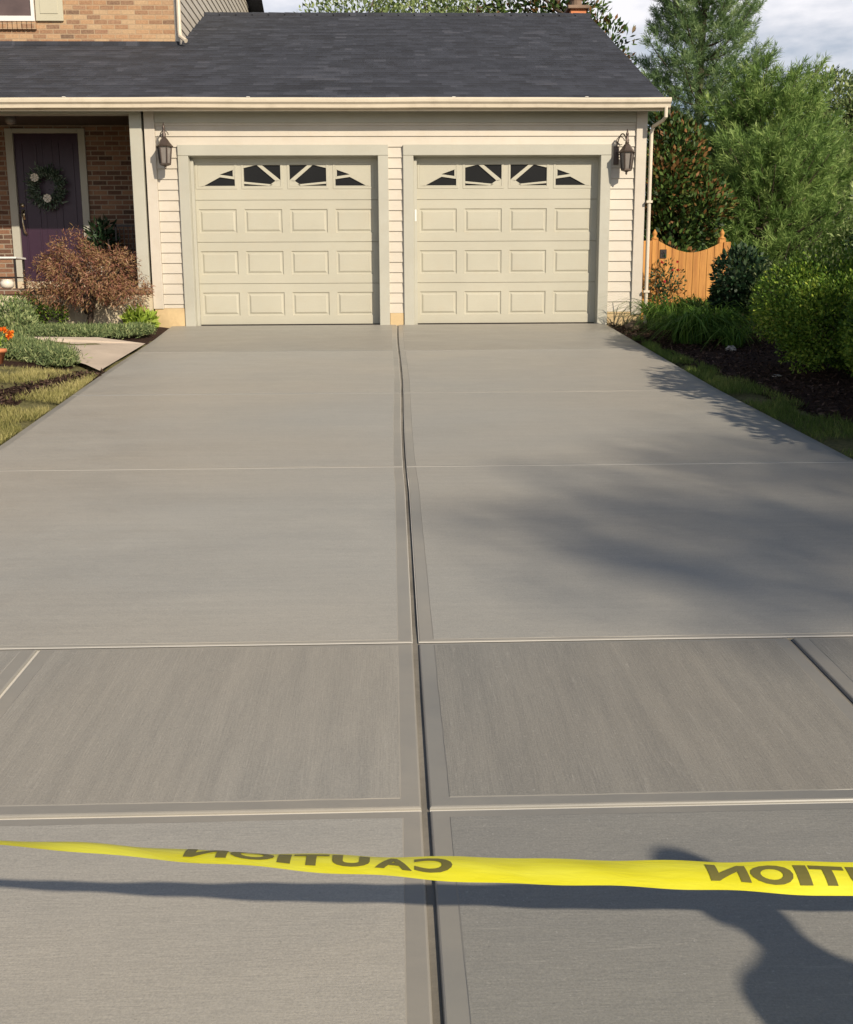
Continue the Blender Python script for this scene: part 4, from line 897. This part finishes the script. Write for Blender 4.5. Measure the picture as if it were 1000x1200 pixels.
# stones
def rock(x, y, r, mat, label, sq=.6):
    m = MB(); n1, n2 = 7, 12; ph = [random.random()*6 for _ in range(6)]
    for i in range(n1+1):
        a = math.pi*i/n1
        for k in range(n2):
            b = 2*math.pi*k/n2; q = r*(1+.16*math.sin(3*b+ph[0])+.12*math.sin(2*b+ph[1]+a*2)+.08*math.sin(5*a+ph[2])); m.v.append((q*math.sin(a)*math.cos(b), q*math.sin(a)*math.sin(b)*.8, q*sq*math.cos(a)))
    for i in range(n1):
        for k in range(n2): m.f.append((i*n2+k, (i+1)*n2+k, (i+1)*n2+(k+1) % n2, i*n2+(k+1) % n2)); m.m.append(0)
    o = m.build('stone', mat, None, True); o.location = (x, y, gz(y)+r*sq*.45); o.rotation_euler.z = random.random()*3; tag(o, label, 'stone', 'stones in the mulch')
rock(3.02, -.62, .11, 'stone', 'brown rock at the garage corner in front of the foundation')
rock(3.16, -.40, .07, 'stone', 'smaller brown rock tucked behind the larger one at the downspout foot')
rock(3.62, -2.75, .07, 'palestone', 'pale stone in the mulch in front of the dark glossy shrub')
rock(3.55, -4.42, .05, 'palestone', 'pale sliver of stone in dark mulch before the big clipped shrub', .3)
rock(3.9, -2.15, .14, 'palestone', 'flat pale stone half hidden under the daylily leaves', .2)
rock(4.05, -5.95, .06, 'palestone', 'pale stone under the clipped shrub at the right edge', .4)

# ------------------------------------------------------------------ caution tape
t = thing('caution_tape', 'yellow caution tape stretched across the driveway, lettering seen in reverse', 'tape', None, (0, 0, 0))
KX = [-3.3, -.695, -.383, -.029, .336, .727, 3.3]; KY = [-13.35, -12.885, -12.83, -12.785, -12.763, -12.745, -12.65]; KZ = [-.20, -.535, -.595, -.648, -.680, -.710, -.86]
KA = [-40, -26, -13, -2, 7, 17, 30]
def cr_(xs_, ys_, x):   # smooth interpolation
    i = max(0, min(len(xs_)-2, int(np.searchsorted(xs_, x)-1))); h = xs_[i+1]-xs_[i]; f = (x-xs_[i])/h
    def sl_(j):
        if j <= 0: return (ys_[1]-ys_[0])/(xs_[1]-xs_[0])
        if j >= len(xs_)-1: return (ys_[-1]-ys_[-2])/(xs_[-1]-xs_[-2])
        return (ys_[j+1]-ys_[j-1])/(xs_[j+1]-xs_[j-1])
    return (2*f**3-3*f**2+1)*ys_[i]+(f**3-2*f**2+f)*h*sl_(i)+(-2*f**3+3*f**2)*ys_[i+1]+(f**3-f**2)*h*sl_(i+1)
def tp(x, v, off=0):    # v across the tape in metres
    a = R(cr_(KX, KA, x)+2.2*math.sin(x*9.3+1)+1.3*math.sin(x*21.0)); cw = .006*math.cos(v/.038*1.57)*1.0 + .0015*math.sin(x*31+v*40)
    c_ = Vector((x, cr_(KX, KY, x), cr_(KX, KZ, x))); ac = Vector((0, math.cos(a), math.sin(a))); nn = Vector((0, -math.sin(a), math.cos(a)))
    return c_+ac*v+nn*(cw+off)
m = MB(); NX, NV = 420, 8
for i in range(NX+1):
    x = -3.3+6.6*i/NX
    for j in range(NV+1): m.v.append(tuple(tp(x, -.038+.076*j/NV)))
for i in range(NX):
    for j in range(NV): m.f.append((i*(NV+1)+j, (i+1)*(NV+1)+j, (i+1)*(NV+1)+j+1, i*(NV+1)+j+1)); m.m.append(0)
m.build('film', 'tape', t, True)
cu = bpy.data.curves.new('lettering', 'FONT'); cu.body = 'CAUTION'; cu.size = 1; cu.offset = .045; cu.space_character = 1.12; cu.resolution_u = 4
tmp = bpy.data.objects.new('lettering', cu); C.objects.link(tmp); dg = bpy.context.evaluated_depsgraph_get(); dg.update()
tm = bpy.data.meshes.new_from_object(tmp.evaluated_get(dg)); bpy.data.objects.remove(tmp)
import bmesh
bm = bmesh.new(); bm.from_mesh(tm)
bmesh.ops.triangulate(bm, faces=bm.faces[:])
for _ in range(2):
    bmesh.ops.subdivide_edges(bm, edges=[e for e in bm.edges if e.calc_length() > .12], cuts=1, use_grid_fill=False)
    bmesh.ops.triangulate(bm, faces=bm.faces[:])
allv = [v.co.copy() for v in bm.verts]; allf = [tuple(v.index for v in f.verts) for f in bm.faces]; bm.free()
# separate the seven letters by their connected pieces, ordered along the word
par = list(range(len(allv)))
def find(a):
    while par[a] != a: par[a] = par[par[a]]; a = par[a]
    return a
for f_ in allf:
    for q in f_[1:]: par[find(q)] = find(f_[0])
comp = {}
for f_ in allf: comp.setdefault(find(f_[0]), []).append(f_)
letters = sorted(comp.values(), key=lambda fs: min(allv[q].x for f_ in fs for q in f_))
cy0, cy1 = min(v.y for v in allv), max(v.y for v in allv)
SP = [(0, 46), (49, 93), (99, 143), (147, 188), (191, 206), (210, 260), (263, 310)]   # C A U T I O N widths
def word(xa, xb):
    m = MB()
    for fs, (a, b) in zip(letters, SP):
        ids = sorted({q for f_ in fs for q in f_}); x0 = min(allv[q].x for q in ids); x1 = max(allv[q].x for q in ids); mp_ = {}
        for q in ids:
            u = (a+(allv[q].x-x0)/(x1-x0)*(b-a))/310; mp_[q] = len(m.v)
            m.v.append(tuple(tp(xb-u*(xb-xa), -.022+(allv[q].y-cy0)/(cy1-cy0)*.046, .0012)))
        for f_ in fs: m.f.append(tuple(mp_[q] for q in f_)); m.m.append(0)
    m.build('lettering', 'ink', t)
word(-.423, .015); word(.462, .937); word(1.36, 1.81); word(-1.30, -.86)
for sx_, sy_, h_ in ((-3.34, -13.35, 1.05), (3.34, -12.65, .40)):
    zb_ = gz(sy_); tt = MB(); tt.box(-.02, .02, -.02, .02, -.2, h_-.06, bev=.003); tt.lathe([(.026, -.2), (.004, -.34)], 0, 0, 4, rot=.785)
    o = tt.build('stake', 'stake', None); o.location = (sx_, sy_, zb_); tag(o, 'wooden stake holding the %s end of the caution tape, outside the frame' % ('left' if sx_ < 0 else 'right'), 'stake', 'stakes holding the tape')
# leaf litter / small marks on the concrete
for (x, y, r_) in ((-.84, -12.32, .008), (.30, -11.95, .007)):
    pass
# ------------------------------------------------------------------ person standing right of the camera (seen only as a shadow)
def person(loc, lean):
    t = thing('person', 'person standing just right of the camera in a blue shirt, only their shadow visible', 'person', None, loc)
    J = {'pel': (0, 0, .93, .135), 'wst': (0, 0, 1.06, .125), 'chs': (.0, 0, 1.25, .145), 'shl': (0, 0, 1.36, .11), 'nek': (.02, 0, 1.43, .052), 'hed': (.03, .02, 1.50, .06), 'crn': (.035, .02, 1.56, .08),
         'ls': (-.17, 0, 1.34, .055), 'le': (-.23, .02, 1.07, .042), 'lw': (-.20, .12, .86, .030), 'rs': (.17, 0, 1.34, .055), 're': (.23, .02, 1.07, .042), 'rw': (.20, .12, .86, .030),
         'lh': (-.09, 0, .88, .09), 'lk': (-.10, .02, .48, .062), 'la': (-.11, 0, .09, .042), 'lt': (-.13, .15, .035, .035), 'rh': (.09, 0, .88, .09), 'rk': (.10, .02, .48, .062), 'ra': (.11, 0, .09, .042), 'rt': (.13, .15, .035, .035)}
    E_ = [('pel', 'wst'), ('wst', 'chs'), ('chs', 'shl'), ('shl', 'nek'), ('nek', 'hed'), ('hed', 'crn'), ('shl', 'ls'), ('ls', 'le'), ('le', 'lw'), ('shl', 'rs'), ('rs', 're'), ('re', 'rw'), ('pel', 'lh'), ('lh', 'lk'), ('lk', 'la'), ('la', 'lt'), ('pel', 'rh'), ('rh', 'rk'), ('rk', 'ra'), ('ra', 'rt')]
    # fingers
    for s_, w in ((-1, 'lw'), (1, 'rw')):
        wx, wy, wz, _ = J[w]; J[w+'p'] = (wx+.005*s_, wy+.03, wz-.08, .034); E_.append((w, w+'p'))
        for k in range(4):
            a = wx+(-.03+.02*k); J[w+'a%d' % k] = (a, wy+.045, wz-.125, .010); J[w+'b%d' % k] = (a, wy+.04, wz-.165-.008*(k in (1, 2)), .008); E_ += [(w+'p', w+'a%d' % k), (w+'a%d' % k, w+'b%d' % k)]
        J[w+'t'] = (wx-.045*s_, wy+.06, wz-.09, .011); E_.append((w+'p', w+'t'))
    names = list(J); me = bpy.data.meshes.new('body')
    def ln(p):
        x, y, z = p[:3]; f = max(0, (z-.95)); return (x+lean[0]*f*f, y+lean[1]*f*f, z)
    me.from_pydata([ln(J[k]) for k in names], [(names.index(a), names.index(b)) for a, b in E_], [])
    o = bpy.data.objects.new('body', me); C.objects.link(o); o.parent = t
    o.modifiers.new('skin', 'SKIN'); s2 = o.modifiers.new('sub', 'SUBSURF'); s2.levels = 2; s2.render_levels = 2
    for i, k in enumerate(names): me.skin_vertices[0].data[i].radius = (J[k][3], J[k][3]*(.78 if k in ('chs', 'wst', 'shl') else 1)); me.skin_vertices[0].data[i].use_root = (k == 'pel')
    m_, tt, p_ = new_mat('clothes_and_skin'); g = pos_nodes(tt); sep = N(tt, 'ShaderNodeSeparateXYZ'); tt.links.new(g, sep.inputs[0])
    cc = ramp(tt, mth(tt, 'DIVIDE', sep.outputs[2], 2), [(0, (.03, .03, .035)), (.045, (.05, .07, .12)), (.47, (.12, .2, .38)), (.70, (.5, .3, .2))])
    for q in tt.nodes:
        if q.type == 'VALTORGB': q.color_ramp.interpolation = 'CONSTANT'
    tt.links.new(cc, p_.inputs['Base Color']); me.materials.append(m_)
    # head with hair
    hx, hy = ln((.035, .02, 1.56))[:2]
    m = MB(); n1, n2 = 14, 20
    for i in range(n1+1):
        a = math.pi*i/n1
        for k in range(n2):
            b = 2*math.pi*k/n2; x = .078*math.sin(a)*math.cos(b); y = .098*math.sin(a)*math.sin(b); z = .125*math.cos(a)
            if z < -.03: x *= .86; 
            if math.sin(b) > .9 and abs(z) < .03: y += .018*(1-abs(z)/.03)
            m.v.append((hx+x, hy+y, 1.575+z))
    for i in range(n1):
        for k in range(n2): m.f.append((i*n2+k, (i+1)*n2+k, (i+1)*n2+(k+1) % n2, i*n2+(k+1) % n2)); m.m.append(0)
    skin = paint('skin', (.5, .3, .2), .55, .05); m.build('head', skin, t, True)
    m = MB(); 
    for i in range(9):
        a = math.pi*.56*i/8
        for k in range(n2):
            b = 2*math.pi*k/n2; m.v.append((hx+.088*math.sin(a)*math.cos(b)+.02*(1-i/8), hy-.012+.104*math.sin(a)*math.sin(b), 1.585+.135*math.cos(a)))
    for i in range(8):
        for k in range(n2): m.f.append((i*n2+k, (i+1)*n2+k, (i+1)*n2+(k+1) % n2, i*n2+(k+1) % n2)); m.m.append(0)
    hair = paint('brown_hair', (.08, .045, .025), .6, .2); m.build('hair', hair, t, True)
    for s_ in (-1, 1):
        m = MB(); m.tube([(hx+s_*.028, hy+.090, 1.58), (hx+s_*.028, hy+.094, 1.58)], .011, 8); m.build('eye', 'black', t)
PH = person((2.0, -14.42, gz(-14.4)), (.14, .05))
# ------------------------------------------------------------------ trees out of frame that throw the shade
twigs_tree('street_tree', 'tall street tree across the road behind the camera, throwing soft shade on the driveway', 'tree', 'grey', (21.9, -40.0, gz(-22)),
    [((0, 0, 20.6), (1.9, 1.9, .95)), ((1.6, .8, 21.2), (2.0, 1.9, 1.0)), ((-1.2, -.6, 20.9), (1.0, 1.0, .55)), ((3.2, 1.6, 20.0), (2.2, 2.0, 1.3)), ((2.6, 1.6, 18.2), (2.4, 2.0, 1.4))], 5600, .22, .12, 20, .35, clump=2.4, gap=.2, shell=.2)
for x, y, rr_, h_, lab in ((4.6, -7.0, 1.0, 2.1, 'rounded dark holly out of frame right, second nearest the garage'), (4.7, -8.9, .85, 2.1, 'rounded dark holly out of frame right, closest to the sidewalk'), (5.0, -5.0, .75, 2.6, 'taller dark holly out of frame right, closest to the garage')):
    twigs_tree('holly_tree', lab, 'shrub', 'laurel', (x, y, gz(y)), [((0, 0, h_*.66), (rr_, rr_, h_*.34)), ((.1, 0, h_*.36), (rr_, rr_, h_*.34))], 15000, .09, .05, h_*.8, .05, 'hollies along the right bed', clump=4, gap=.7, shell=.2)
